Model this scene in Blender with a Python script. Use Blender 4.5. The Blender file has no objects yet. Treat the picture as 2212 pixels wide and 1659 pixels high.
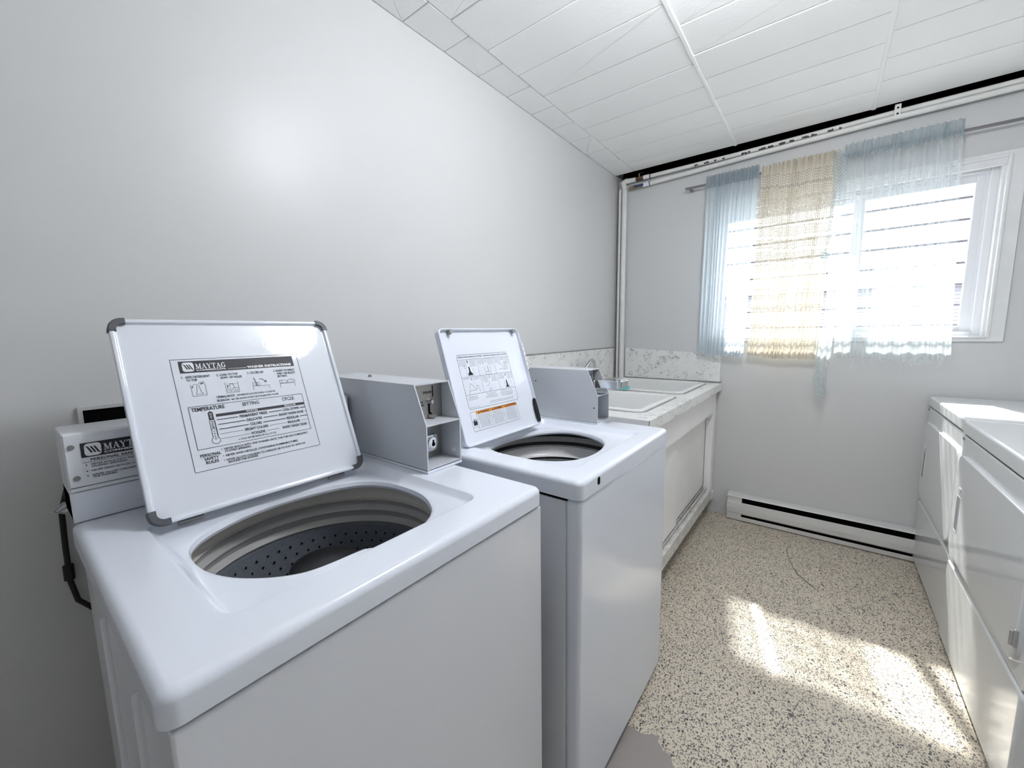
import bpy, bmesh, math, random
from mathutils import Vector, Matrix
random.seed(7)
SC = bpy.context.scene
COL = SC.collection
PI = math.pi

# ------------------------------------------------------------------ camera
cam_d = bpy.data.cameras.new('camera')
cam = bpy.data.objects.new('camera', cam_d)
COL.objects.link(cam)
cam.location = (1.3032, -3.0122, 1.27)
cam.rotation_euler = (math.radians(82.791), math.radians(0.784), math.radians(37.628))
cam_d.sensor_width = 36.0
cam_d.lens = 36.0 * 871.7 / 2212.0
cam_d.clip_start = 0.02
cam_d.clip_end = 200
SC.camera = cam

# ------------------------------------------------------------------ world, sun, exposure
SKY_STRENGTH = 2.8
SUN_STRENGTH = 13.0
LAMP_STRENGTH = 38.0
w = bpy.data.worlds.new('world')
SC.world = w
w.use_nodes = True
bg = w.node_tree.nodes['Background']
bg.inputs[0].default_value = (0.92, 0.96, 1.0, 1)
bg.inputs[1].default_value = SKY_STRENGTH
sun_d = bpy.data.lights.new('sun', 'SUN')
sun_d.energy = SUN_STRENGTH
sun_d.angle = math.radians(1.6)
sun_d.color = (1.0, 0.97, 0.92)
sun = bpy.data.objects.new('sun', sun_d)
COL.objects.link(sun)
sun.location = (0.5, 4.0, 6.0)
sun.rotation_euler = Vector((0.25, -1.0, -1.3)).to_track_quat('-Z', 'Y').to_euler()
SC.view_settings.view_transform = 'Standard'
SC.view_settings.look = 'None'
SC.view_settings.exposure = 0.78
SC.view_settings.gamma = 1.0
SC.view_settings.use_curve_mapping = False
try:                                   # light-path depth: enough bounces for a white room, no caustic noise
    cy = SC.cycles
    cy.max_bounces = 6
    cy.diffuse_bounces = 4
    cy.glossy_bounces = 3
    cy.transmission_bounces = 2
    cy.transparent_max_bounces = 10
    cy.caustics_reflective = False
    cy.caustics_refractive = False
    cy.use_light_tree = False
except AttributeError:
    pass

# ------------------------------------------------------------------ materials
def new_mat(name):
    m = bpy.data.materials.new(name)
    m.use_nodes = True
    return m, m.node_tree, m.node_tree.nodes['Principled BSDF']

def lin(c):
    return tuple(((v / 12.92) if v <= 0.04045 else ((v + 0.055) / 1.055) ** 2.4) for v in c)

def mat(name, rgb, rough=0.5, metal=0.0, spec=0.5, bump=0.0, bscale=60.0, var=0.0, vscale=4.0, coat=0.0, emit=None, es=1.0):
    """rgb in sRGB 0..1"""
    m, nt, p = new_mat(name)
    c = lin(rgb)
    p.inputs['Base Color'].default_value = (*c, 1)
    p.inputs['Roughness'].default_value = rough
    p.inputs['Metallic'].default_value = metal
    p.inputs['Specular IOR Level'].default_value = spec
    p.inputs['Coat Weight'].default_value = coat
    p.inputs['Coat Roughness'].default_value = 0.08
    tc = None
    if bump or var:
        tc = nt.nodes.new('ShaderNodeTexCoord')
    if var:
        n = nt.nodes.new('ShaderNodeTexNoise')
        n.inputs['Scale'].default_value = vscale
        n.inputs['Detail'].default_value = 5
        nt.links.new(tc.outputs['Object'], n.inputs['Vector'])
        r = nt.nodes.new('ShaderNodeValToRGB')
        r.color_ramp.elements[0].position = 0.3
        r.color_ramp.elements[1].position = 0.7
        r.color_ramp.elements[0].color = (*[v * (1 - var) for v in c], 1)
        r.color_ramp.elements[1].color = (*[min(1, v * (1 + var)) for v in c], 1)
        nt.links.new(n.outputs['Fac'], r.inputs['Fac'])
        nt.links.new(r.outputs['Color'], p.inputs['Base Color'])
    if bump:
        n = nt.nodes.new('ShaderNodeTexNoise')
        n.inputs['Scale'].default_value = bscale
        n.inputs['Detail'].default_value = 4
        nt.links.new(tc.outputs['Object'], n.inputs['Vector'])
        b = nt.nodes.new('ShaderNodeBump')
        b.inputs['Strength'].default_value = bump
        b.inputs['Distance'].default_value = 0.002
        nt.links.new(n.outputs['Fac'], b.inputs['Height'])
        nt.links.new(b.outputs['Normal'], p.inputs['Normal'])
    if emit:
        p.inputs['Emission Color'].default_value = (*lin(emit), 1)
        p.inputs['Emission Strength'].default_value = es
    return m

def math_node(nt, op, a, b=None, c=None):
    n = nt.nodes.new('ShaderNodeMath')
    n.operation = op
    for i, v in enumerate((a, b, c)):
        if v is None:
            continue
        if isinstance(v, (int, float)):
            n.inputs[i].default_value = v
        else:
            nt.links.new(v, n.inputs[i])
    return n.outputs[0]

def mix_col(nt, fac, a, b):
    n = nt.nodes.new('ShaderNodeMix')
    n.data_type = 'RGBA'
    if isinstance(fac, (int, float)):
        n.inputs['Factor'].default_value = fac
    else:
        nt.links.new(fac, n.inputs['Factor'])
    for key, v in ((6, a), (7, b)):
        if isinstance(v, tuple):
            n.inputs[key].default_value = (*v, 1)
        else:
            nt.links.new(v, n.inputs[key])
    return n.outputs[2]

M = {}
M['wall'] = mat('wall_paint', (0.825, 0.828, 0.828), 0.36, spec=0.30, bump=0.10, bscale=45)
M['wall_far'] = mat('wall_paint_matt', (0.815, 0.818, 0.82), 0.42, spec=0.35, bump=0.10, bscale=45)
M['ceil'] = mat('ceiling_tile_paint', (0.985, 0.985, 0.985), 0.65, spec=0.25, bump=0.30, bscale=70)
M['slab'] = mat('ceiling_joint', (0.55, 0.56, 0.57), 0.8, spec=0.1)
M['void'] = mat('dark_void', (0.03, 0.03, 0.035), 0.9, spec=0.0)  # near-black colour stands in for the shade inside the ceiling slot
M['enamel'] = mat('white_enamel', (0.90, 0.92, 0.96), 0.16, spec=0.5, bump=0.03, bscale=130)
M['enamel_soft'] = mat('white_enamel_worn', (0.885, 0.895, 0.92), 0.22, spec=0.5, bump=0.04, bscale=120)
M['lidpaint'] = mat('lid_enamel', (0.89, 0.91, 0.945), 0.045, spec=0.5, bump=0.035, bscale=140)
M['dryer'] = mat('dryer_enamel', (0.87, 0.88, 0.885), 0.09, spec=0.55, bump=0.03, bscale=90)
M['boxpaint'] = mat('coin_box_paint', (0.80, 0.815, 0.84), 0.30, spec=0.45, bump=0.05, bscale=200)
M['white_trim'] = mat('white_trim_paint', (0.90, 0.905, 0.91), 0.35, spec=0.4, var=0.04, vscale=8)
M['upvc'] = mat('white_window_plastic', (0.90, 0.905, 0.92), 0.3)
M['cab'] = mat('white_cabinet_paint', (0.96, 0.955, 0.955), 0.32, spec=0.4, var=0.03, vscale=5)
M['worn'] = mat('worn_white_paint', (0.82, 0.815, 0.80), 0.5, var=0.22, vscale=30)
M['pipe'] = mat('painted_pipe', (0.90, 0.90, 0.89), 0.4, var=0.05, vscale=20)
M['rust'] = mat('bare_iron', (0.32, 0.30, 0.29), 0.6, metal=0.3, var=0.3, vscale=60)
M['rustgrey'] = mat('dark_grey_aggregate', (0.36, 0.34, 0.33), 0.5)
M['black'] = mat('black_rubber', (0.045, 0.045, 0.05), 0.55)
M['dark'] = mat('dark_gap', (0.02, 0.02, 0.022), 0.8, spec=0.1)
M['ink'] = mat('black_ink', (0.16, 0.16, 0.20), 0.45, spec=0.3)
M['inkl'] = mat('grey_ink', (0.36, 0.37, 0.44), 0.45, spec=0.3)
M['paper'] = mat('label_white', (0.91, 0.92, 0.935), 0.2)
M['orange'] = mat('warning_orange', (0.86, 0.55, 0.16), 0.35)
M['seal'] = mat('grey_corner_rubber', (0.30, 0.31, 0.33), 0.5, var=0.2, vscale=60)
M['tubwhite'] = mat('tub_cover_plastic', (0.90, 0.89, 0.86), 0.4, var=0.05, vscale=12)
M['tubring'] = mat('balance_ring_grey', (0.72, 0.715, 0.71), 0.3)
M['tubpale'] = mat('tub_rim_white', (0.88, 0.88, 0.885), 0.3)
M['basket'] = mat('basket_speckled_enamel', (0.44, 0.46, 0.50), 0.32, var=0.12, vscale=180)
M['agit'] = mat('agitator_black', (0.06, 0.06, 0.065), 0.35)
M['steel'] = mat('brushed_steel', (0.68, 0.67, 0.66), 0.33, metal=0.9, bump=0.1, bscale=90)
M['chrome'] = mat('chrome', (0.86, 0.87, 0.88), 0.08, metal=1.0)
M['zinc'] = mat('zinc_screw', (0.55, 0.55, 0.55), 0.4, metal=0.8)
M['sink'] = mat('white_sink_plastic', (0.90, 0.905, 0.90), 0.25)
M['grime_shade'] = mat('grey_sealant_shade', (0.54, 0.535, 0.53), 0.6, var=0.2, vscale=25)
M['teal'] = mat('teal_sponge', (0.33, 0.74, 0.74), 0.9, bump=0.8, bscale=400)
M['brown'] = mat('brown_valve', (0.36, 0.27, 0.20), 0.55, var=0.25, vscale=60)
M['brass'] = mat('aged_brass', (0.62, 0.58, 0.46), 0.35, metal=0.7)
M['blue'] = mat('blue_handle', (0.20, 0.23, 0.45), 0.4)
M['ptape'] = mat('white_sleeve', (0.92, 0.92, 0.94), 0.4)
M['rod'] = mat('grey_rod', (0.50, 0.49, 0.51), 0.35, metal=0.3)
M['heater'] = mat('heater_enamel', (0.85, 0.85, 0.845), 0.35, var=0.03, vscale=10)
M['bar'] = mat('grey_bar_paint', (0.34, 0.33, 0.37), 0.5)
M['siding'] = mat('neighbour_siding', (0.74, 0.74, 0.77), 0.7)
M['roofm'] = mat('neighbour_eave', (0.60, 0.60, 0.64), 0.7)
M['ground'] = mat('outside_concrete', (0.66, 0.66, 0.65), 0.9)
M['globe'] = mat('lamp_glass', (0.95, 0.95, 0.95), 0.4, emit=(0.975, 0.985, 1.0), es=LAMP_STRENGTH)

def floor_mat():
    m, nt, p = new_mat('terrazzo_floor')
    L = nt.links
    tc = nt.nodes.new('ShaderNodeTexCoord')
    def vor(scale, thr, size, off):
        mp = nt.nodes.new('ShaderNodeMapping')
        mp.inputs['Location'].default_value = (off, off * 1.7, 0)
        mp.inputs['Rotation'].default_value = (0, 0, 0.5 + off)
        mp.inputs['Scale'].default_value = (1.0, 0.72, 1.0)
        L.new(tc.outputs['Object'], mp.inputs['Vector'])
        nz = nt.nodes.new('ShaderNodeTexNoise')
        nz.inputs['Scale'].default_value = scale * 1.6
        L.new(tc.outputs['Object'], nz.inputs['Vector'])
        v = nt.nodes.new('ShaderNodeTexVoronoi')
        v.inputs['Scale'].default_value = scale
        L.new(mp.outputs['Vector'], v.inputs['Vector'])
        sep = nt.nodes.new('ShaderNodeSeparateColor')
        L.new(v.outputs['Color'], sep.inputs['Color'])
        on = math_node(nt, 'LESS_THAN', sep.outputs[0], thr)
        lim = math_node(nt, 'MULTIPLY_ADD', sep.outputs[1], size * 0.6, size * 0.55)
        lim2 = math_node(nt, 'MULTIPLY_ADD', nz.outputs['Fac'], size * 0.9, math_node(nt, 'SUBTRACT', lim, size * 0.45))
        ins = math_node(nt, 'LESS_THAN', v.outputs['Distance'], lim2)
        return math_node(nt, 'MULTIPLY', on, ins), sep.outputs[2]
    n1 = nt.nodes.new('ShaderNodeTexNoise')
    n1.inputs['Scale'].default_value = 2.2
    n1.inputs['Detail'].default_value = 6
    L.new(tc.outputs['Object'], n1.inputs['Vector'])
    base = mix_col(nt, n1.outputs['Fac'], lin((0.80, 0.755, 0.675)), lin((0.87, 0.83, 0.765)))
    a, ca = vor(250, 0.64, 0.54, 0.0)
    b, cb = vor(145, 0.50, 0.45, 0.7)
    c, cc = vor(80, 0.07, 0.32, 1.9)
    chipa = mix_col(nt, ca, lin((0.40, 0.38, 0.36)), lin((0.62, 0.59, 0.55)))
    chipb = mix_col(nt, cb, lin((0.28, 0.27, 0.27)), lin((0.56, 0.53, 0.50)))
    col = mix_col(nt, a, base, chipa)
    col = mix_col(nt, b, col, chipb)
    col = mix_col(nt, c, col, lin((0.24, 0.23, 0.24)))
    # worn grey epoxy patch with a ragged edge in front of the second washer
    sx = nt.nodes.new('ShaderNodeSeparateXYZ')
    L.new(tc.outputs['Object'], sx.inputs[0])
    nz = nt.nodes.new('ShaderNodeTexNoise')
    nz.inputs['Scale'].default_value = 9.0
    nz.inputs['Detail'].default_value = 5
    L.new(tc.outputs['Object'], nz.inputs['Vector'])
    dx = math_node(nt, 'MULTIPLY', math_node(nt, 'SUBTRACT', sx.outputs[0], 0.89), 0.62)
    dy = math_node(nt, 'ADD', sx.outputs[1], 2.00)
    d = math_node(nt, 'SQRT', math_node(nt, 'ADD', math_node(nt, 'POWER', dx, 2.0), math_node(nt, 'POWER', dy, 2.0)))
    d = math_node(nt, 'ADD', d, math_node(nt, 'MULTIPLY', math_node(nt, 'SUBTRACT', nz.outputs['Fac'], 0.5), 0.16))
    st = math_node(nt, 'LESS_THAN', d, 0.135)
    col = mix_col(nt, st, col, lin((0.60, 0.575, 0.56)))
    L.new(col, p.inputs['Base Color'])
    p.inputs['Roughness'].default_value = 0.33
    p.inputs['Specular IOR Level'].default_value = 0.5
    bp = nt.nodes.new('ShaderNodeBump')
    bp.inputs['Strength'].default_value = 0.12
    bp.inputs['Distance'].default_value = 0.002
    n2 = nt.nodes.new('ShaderNodeTexNoise')
    n2.inputs['Scale'].default_value = 30
    L.new(tc.outputs['Object'], n2.inputs['Vector'])
    L.new(n2.outputs['Fac'], bp.inputs['Height'])
    L.new(bp.outputs['Normal'], p.inputs['Normal'])
    return m
M['floor'] = floor_mat()

def laminate_mat():
    m, nt, p = new_mat('marble_laminate')
    L = nt.links
    tc = nt.nodes.new('ShaderNodeTexCoord')
    def veins(scale, warp, width, seed):
        mp = nt.nodes.new('ShaderNodeMapping')
        mp.inputs['Location'].default_value = (seed, seed * 2, seed)
        L.new(tc.outputs['Object'], mp.inputs['Vector'])
        n = nt.nodes.new('ShaderNodeTexNoise')
        n.inputs['Scale'].default_value = scale
        n.inputs['Detail'].default_value = 3
        n.inputs['Distortion'].default_value = warp
        L.new(mp.outputs['Vector'], n.inputs['Vector'])
        d = math_node(nt, 'ABSOLUTE', math_node(nt, 'SUBTRACT', n.outputs['Fac'], 0.5))
        v = math_node(nt, 'SUBTRACT', 1.0, math_node(nt, 'DIVIDE', d, width))
        return math_node(nt, 'MAXIMUM', v, 0.0)
    msk = nt.nodes.new('ShaderNodeTexNoise')
    msk.inputs['Scale'].default_value = 14
    L.new(tc.outputs['Object'], msk.inputs['Vector'])
    mk = math_node(nt, 'GREATER_THAN', msk.outputs['Fac'], 0.50)
    v1 = math_node(nt, 'MULTIPLY', veins(13, 1.6, 0.020, 0.0), mk)
    v2 = math_node(nt, 'MULTIPLY', veins(26, 1.2, 0.016, 3.1), math_node(nt, 'MULTIPLY', mk, 0.5))
    f = math_node(nt, 'MINIMUM', math_node(nt, 'ADD', v1, v2), 0.85)
    col = mix_col(nt, f, lin((0.915, 0.915, 0.91)), lin((0.52, 0.515, 0.50)))
    L.new(col, p.inputs['Base Color'])
    p.inputs['Roughness'].default_value = 0.28
    return m
M['laminate'] = laminate_mat()

def cloth_mat(name, rgb, kind, base=0.45, glow=0.6, streak=0.3):
    m, nt, p = new_mat(name)
    nt.nodes.remove(p)
    L = nt.links
    out = nt.nodes['Material Output']
    uv = nt.nodes.new('ShaderNodeUVMap')
    sp = nt.nodes.new('ShaderNodeSeparateXYZ')
    L.new(uv.outputs['UV'], sp.inputs[0])
    U, V = sp.outputs[0], sp.outputs[1]
    dif = nt.nodes.new('ShaderNodeBsdfDiffuse')
    tra = nt.nodes.new('ShaderNodeBsdfTranslucent')
    c = lin(rgb)
    dif.inputs['Color'].default_value = (*c, 1)
    tra.inputs['Color'].default_value = (*c, 1)
    body = nt.nodes.new('ShaderNodeMixShader')
    body.inputs[0].default_value = glow
    L.new(dif.outputs[0], body.inputs[1])
    L.new(tra.outputs[0], body.inputs[2])
    trn = nt.nodes.new('ShaderNodeBsdfTransparent')
    mx = nt.nodes.new('ShaderNodeMixShader')
    L.new(trn.outputs[0], mx.inputs[1])
    L.new(body.outputs[0], mx.inputs[2])
    L.new(mx.outputs[0], out.inputs['Surface'])
    if kind == 'sheer':
        cmb = nt.nodes.new('ShaderNodeCombineXYZ')
        L.new(math_node(nt, 'MULTIPLY', U, 260.0), cmb.inputs[0])
        L.new(math_node(nt, 'MULTIPLY', V, 5.0), cmb.inputs[1])
        n = nt.nodes.new('ShaderNodeTexNoise')
        n.inputs['Scale'].default_value = 1.0
        n.inputs['Detail'].default_value = 2
        L.new(cmb.outputs[0], n.inputs['Vector'])
        thr = math_node(nt, 'GREATER_THAN', n.outputs['Fac'], 0.60)
        # bunched pleats: broad vertical streaks where the cloth doubles up
        cmb2 = nt.nodes.new('ShaderNodeCombineXYZ')
        L.new(math_node(nt, 'MULTIPLY', U, 48.0), cmb2.inputs[0])
        L.new(math_node(nt, 'MULTIPLY', V, 1.2), cmb2.inputs[1])
        n2 = nt.nodes.new('ShaderNodeTexNoise')
        n2.inputs['Scale'].default_value = 1.0
        n2.inputs['Detail'].default_value = 1
        L.new(cmb2.outputs[0], n2.inputs['Vector'])
        mr = nt.nodes.new('ShaderNodeMapRange')
        mr.inputs['From Min'].default_value = 0.46
        mr.inputs['From Max'].default_value = 0.66
        L.new(n2.outputs['Fac'], mr.inputs['Value'])
        f = math_node(nt, 'MULTIPLY_ADD', thr, 0.20, base)
        f = math_node(nt, 'MULTIPLY_ADD', mr.outputs['Result'], streak, f)
        f = math_node(nt, 'MINIMUM', f, 0.92)
        L.new(f, mx.inputs[0])
    elif kind == 'lace':
        # vertical chain-knit columns; rows alternate between small round holes and long ovals
        su = math_node(nt, 'ABSOLUTE', math_node(nt, 'SINE', math_node(nt, 'MULTIPLY', U, PI / 0.0125)))
        band = math_node(nt, 'FRACT', math_node(nt, 'DIVIDE', V, 0.072))
        isl = math_node(nt, 'GREATER_THAN', band, 0.56)
        sv1 = math_node(nt, 'ABSOLUTE', math_node(nt, 'SINE', math_node(nt, 'MULTIPLY', band, PI * 3 / 0.56)))
        sv2 = math_node(nt, 'ABSOLUTE', math_node(nt, 'SINE', math_node(nt, 'MULTIPLY', math_node(nt, 'SUBTRACT', band, 0.56), PI / 0.44)))
        cmb = nt.nodes.new('ShaderNodeCombineXYZ')
        L.new(math_node(nt, 'MULTIPLY', U, 32.0), cmb.inputs[0])
        L.new(math_node(nt, 'MULTIPLY', V, 0.9), cmb.inputs[1])
        n = nt.nodes.new('ShaderNodeTexNoise')
        n.inputs['Scale'].default_value = 1.0
        L.new(cmb.outputs[0], n.inputs['Vector'])
        thr1 = math_node(nt, 'MULTIPLY_ADD', n.outputs['Fac'], 1.7, -0.22)
        thr2 = math_node(nt, 'MULTIPLY_ADD', n.outputs['Fac'], 1.4, -0.26)
        h1 = math_node(nt, 'GREATER_THAN', math_node(nt, 'MULTIPLY', su, sv1), thr1)
        h2 = math_node(nt, 'GREATER_THAN', math_node(nt, 'MULTIPLY', su, sv2), thr2)
        hole = math_node(nt, 'ADD', math_node(nt, 'MULTIPLY', h1, math_node(nt, 'SUBTRACT', 1.0, isl)), math_node(nt, 'MULTIPLY', h2, isl))
        hem = math_node(nt, 'GREATER_THAN', V, 0.055)
        head = math_node(nt, 'LESS_THAN', V, 1.06)
        hole = math_node(nt, 'MULTIPLY', hole, math_node(nt, 'MULTIPLY', hem, head))
        L.new(math_node(nt, 'SUBTRACT', 0.96, math_node(nt, 'MULTIPLY', hole, 0.52)), mx.inputs[0])
    else:  # open net with diagonal threads
        d1 = math_node(nt, 'ABSOLUTE', math_node(nt, 'SINE', math_node(nt, 'MULTIPLY', math_node(nt, 'ADD', V, math_node(nt, 'MULTIPLY', U, 1.4)), PI / 0.016)))
        t = math_node(nt, 'GREATER_THAN', d1, 0.86)
        L.new(math_node(nt, 'MULTIPLY_ADD', t, 0.34, 0.42), mx.inputs[0])
    return m
M['sheer_blue'] = cloth_mat('sheer_blue_cloth', (0.88, 0.92, 0.945), 'sheer', 0.74, 0.76, 0.20)
M['sheer_pale'] = cloth_mat('sheer_pale_cloth', (0.86, 0.90, 0.92), 'sheer', 0.24, 0.66, 0.34)
M['heading'] = cloth_mat('gathered_heading_cloth', (0.68, 0.735, 0.76), 'sheer', 0.46, 0.5, 0.35)
M['net'] = cloth_mat('diagonal_net_cloth', (0.84, 0.88, 0.895), 'net')
M['lace'] = cloth_mat('cream_lace_cloth', (0.87, 0.84, 0.78), 'lace', 0.45, 0.22)

def glass_mat():
    m, nt, p = new_mat('window_glass')
    nt.nodes.remove(p)
    out = nt.nodes['Material Output']
    t = nt.nodes.new('ShaderNodeBsdfTransparent')
    t.inputs[0].default_value = (0.97, 0.985, 0.99, 1)
    g = nt.nodes.new('ShaderNodeBsdfGlossy')
    g.inputs['Roughness'].default_value = 0.02
    mx = nt.nodes.new('ShaderNodeMixShader')
    mx.inputs[0].default_value = 0.05
    nt.links.new(t.outputs[0], mx.inputs[1])
    nt.links.new(g.outputs[0], mx.inputs[2])
    nt.links.new(mx.outputs[0], out.inputs['Surface'])
    return m
M['glass'] = glass_mat()

# ------------------------------------------------------------------ mesh helpers
def root_loc(o):
    v = Vector((0, 0, 0))
    while o is not None:
        v += o.location
        o = o.parent
    return v

def tag(o, label=None, cat=None, group=None, kind=None):
    if label: o['label'] = label
    if cat: o['category'] = cat
    if group: o['group'] = group
    if kind: o['kind'] = kind
    return o

def thing(name, loc, label, cat, group=None, kind=None):
    o = bpy.data.objects.new(name, None)
    o.empty_display_size = 0.05
    COL.objects.link(o)
    o.location = loc
    return tag(o, label, cat, group, kind)

def obj(name, bm, mats, parent=None, smooth=35):
    """bm in world coordinates -> one mesh object under parent"""
    me = bpy.data.meshes.new(name)
    bmesh.ops.recalc_face_normals(bm, faces=bm.faces) if not getattr(bm, 'keepn', False) else None
    off = root_loc(parent)
    if off.length:
        bmesh.ops.translate(bm, vec=-off, verts=bm.verts)
    bm.to_mesh(me)
    bm.free()
    if not isinstance(mats, (list, tuple)):
        mats = [mats]
    for x in mats:
        me.materials.append(x)
    if smooth:
        for p in me.polygons:
            p.use_smooth = True
        me.set_sharp_from_angle(angle=math.radians(smooth))
    o = bpy.data.objects.new(name, me)
    COL.objects.link(o)
    if 0 < smooth < 60:
        wn = o.modifiers.new('weighted_normals', 'WEIGHTED_NORMAL')
        wn.keep_sharp = True
    if parent is not None:
        o.parent = parent
    return o

def B():
    return bmesh.new()

def box(bm, x0, x1, y0, y1, z0, z1, bev=0.0, seg=2, mi=0):
    r = bmesh.ops.create_cube(bm, size=1.0)
    vs = r['verts']
    for v in vs:
        v.co = Vector((x0 + (v.co.x + .5) * (x1 - x0), y0 + (v.co.y + .5) * (y1 - y0), z0 + (v.co.z + .5) * (z1 - z0)))
    fs = set(f for v in vs for f in v.link_faces)
    for f in fs:
        f.material_index = mi
    if bev > 0:
        es = list(set(e for v in vs for e in v.link_edges))
        bmesh.ops.bevel(bm, geom=es, offset=bev, segments=seg, affect='EDGES', profile=0.5)
    return bm

def bx(x0, x1, y0, y1, z0, z1, bev=0.0, seg=2):
    return box(B(), x0, x1, y0, y1, z0, z1, bev, seg)

def tube(bm, pts, r, n=12, caps=True, mi=0):
    pts = [Vector(p) for p in pts]
    rings = []
    up = None
    for i, p in enumerate(pts):
        if i == 0: d = pts[1] - p
        elif i == len(pts) - 1: d = p - pts[i - 1]
        else: d = (pts[i + 1] - p).normalized() + (p - pts[i - 1]).normalized()
        d.normalize()
        if up is None:
            up = Vector((0, 0, 1)) if abs(d.z) < 0.9 else Vector((1, 0, 0))
        a = d.cross(up).normalized()
        up = a.cross(d).normalized()
        rr = r[i] if isinstance(r, (list, tuple)) else r
        rings.append([bm.verts.new(p + (a * math.cos(2 * PI * k / n) + up * math.sin(2 * PI * k / n)) * rr) for k in range(n)])
    for i in range(len(rings) - 1):
        for k in range(n):
            f = bm.faces.new((rings[i][k], rings[i][(k + 1) % n], rings[i + 1][(k + 1) % n], rings[i + 1][k]))
            f.material_index = mi
    if caps:
        bm.faces.new(rings[0][::-1]).material_index = mi
        bm.faces.new(rings[-1]).material_index = mi
    return bm

def lathe(bm, c, prof, n=48, caps=False, mi=0):
    """prof: list of (radius, z)"""
    rings = [[bm.verts.new((c[0] + r * math.cos(2 * PI * k / n), c[1] + r * math.sin(2 * PI * k / n), z)) for k in range(n)] for r, z in prof]
    for i in range(len(rings) - 1):
        for k in range(n):
            bm.faces.new((rings[i][k], rings[i][(k + 1) % n], rings[i + 1][(k + 1) % n], rings[i + 1][k])).material_index = mi
    if caps:
        bm.faces.new(rings[0][::-1]); bm.faces.new(rings[-1])
    return bm

def loft(bm, loops, close=True, mi=0):
    vs = [[bm.verts.new(p) for p in l] for l in loops]
    n = len(vs[0])
    for i in range(len(vs) - 1):
        for k in range(n if close else n - 1):
            bm.faces.new((vs[i][k], vs[i][(k + 1) % n], vs[i + 1][(k + 1) % n], vs[i + 1][k])).material_index = mi
    return vs

def rrect(x0, x1, y0, y1, r, seg=6, sub=0):
    pts = []
    for cx, cy, a0 in ((x1 - r, y1 - r, 0), (x0 + r, y1 - r, PI / 2), (x0 + r, y0 + r, PI), (x1 - r, y0 + r, 3 * PI / 2)):
        for k in range(seg + 1):
            a = a0 + (PI / 2) * k / seg
            pts.append((cx + r * math.cos(a), cy + r * math.sin(a)))
    if sub:
        out = []
        for i, p in enumerate(pts):
            q = pts[(i + 1) % len(pts)]
            L = math.hypot(q[0] - p[0], q[1] - p[1])
            m = max(1, int(L / sub))
            for k in range(m):
                out.append((p[0] + (q[0] - p[0]) * k / m, p[1] + (q[1] - p[1]) * k / m))
        pts = out
    return pts

def slab(bm, prof, mapf, d0, d1, bev=0.0, seg=3, mi=0):
    """extrude 2D outline prof (list of (a,b)) between depths d0 (back) and d1 (front face) with rounded front edge; mapf(a,b,d)->xyz"""
    cx = sum(p[0] for p in prof) / len(prof); cy = sum(p[1] for p in prof) / len(prof)
    def shrink(k):
        n = len(prof); out = []
        for i, p in enumerate(prof):
            a = prof[i - 1]; b = prof[(i + 1) % n]
            tx, ty = b[0] - a[0], b[1] - a[1]
            l = math.hypot(tx, ty) or 1
            nx, ny = -ty / l, tx / l
            out.append((p[0] + nx * k, p[1] + ny * k))
        return out
    area = sum(prof[i][0] * prof[(i + 1) % len(prof)][1] - prof[(i + 1) % len(prof)][0] * prof[i][1] for i in range(len(prof)))
    s = 1 if area > 0 else -1
    sg = 1 if d1 > d0 else -1
    loops = [[mapf(a, b, d0) for a, b in prof]]
    if bev > 0:
        for k in range(seg + 1):
            t = (PI / 2) * k / seg
            loops.append([mapf(a, b, d1 - sg * bev * (1 - math.sin(t))) for a, b in shrink(s * bev * (1 - math.cos(t)))])
    else:
        loops.append([mapf(a, b, d1) for a, b in prof])
    vs = loft(bm, loops, True, mi)
    bm.faces.new(vs[0][::-1]).material_index = mi
    bm.faces.new(vs[-1]).material_index = mi
    return bm

# ------------------------------------------------------------------ flat print (lettering and line art on a plane)
_txt = {}
def text_mesh(s, bold):
    key = (s, bold)
    if key in _txt:
        return _txt[key]
    cu = bpy.data.curves.new('t', 'FONT')
    cu.body = s
    cu.size = 1.0
    cu.offset = bold
    cu.resolution_u = 2
    o = bpy.data.objects.new('t', cu)
    COL.objects.link(o)
    me = bpy.data.meshes.new_from_object(o, preserve_all_data_layers=False, depsgraph=bpy.context.evaluated_depsgraph_get())
    V = [(v.co.x, v.co.y) for v in me.vertices]
    F = [tuple(p.vertices) for p in me.polygons]
    bpy.data.objects.remove(o); bpy.data.curves.remove(cu); bpy.data.meshes.remove(me)
    _txt[key] = (V, F)
    return _txt[key]

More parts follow.
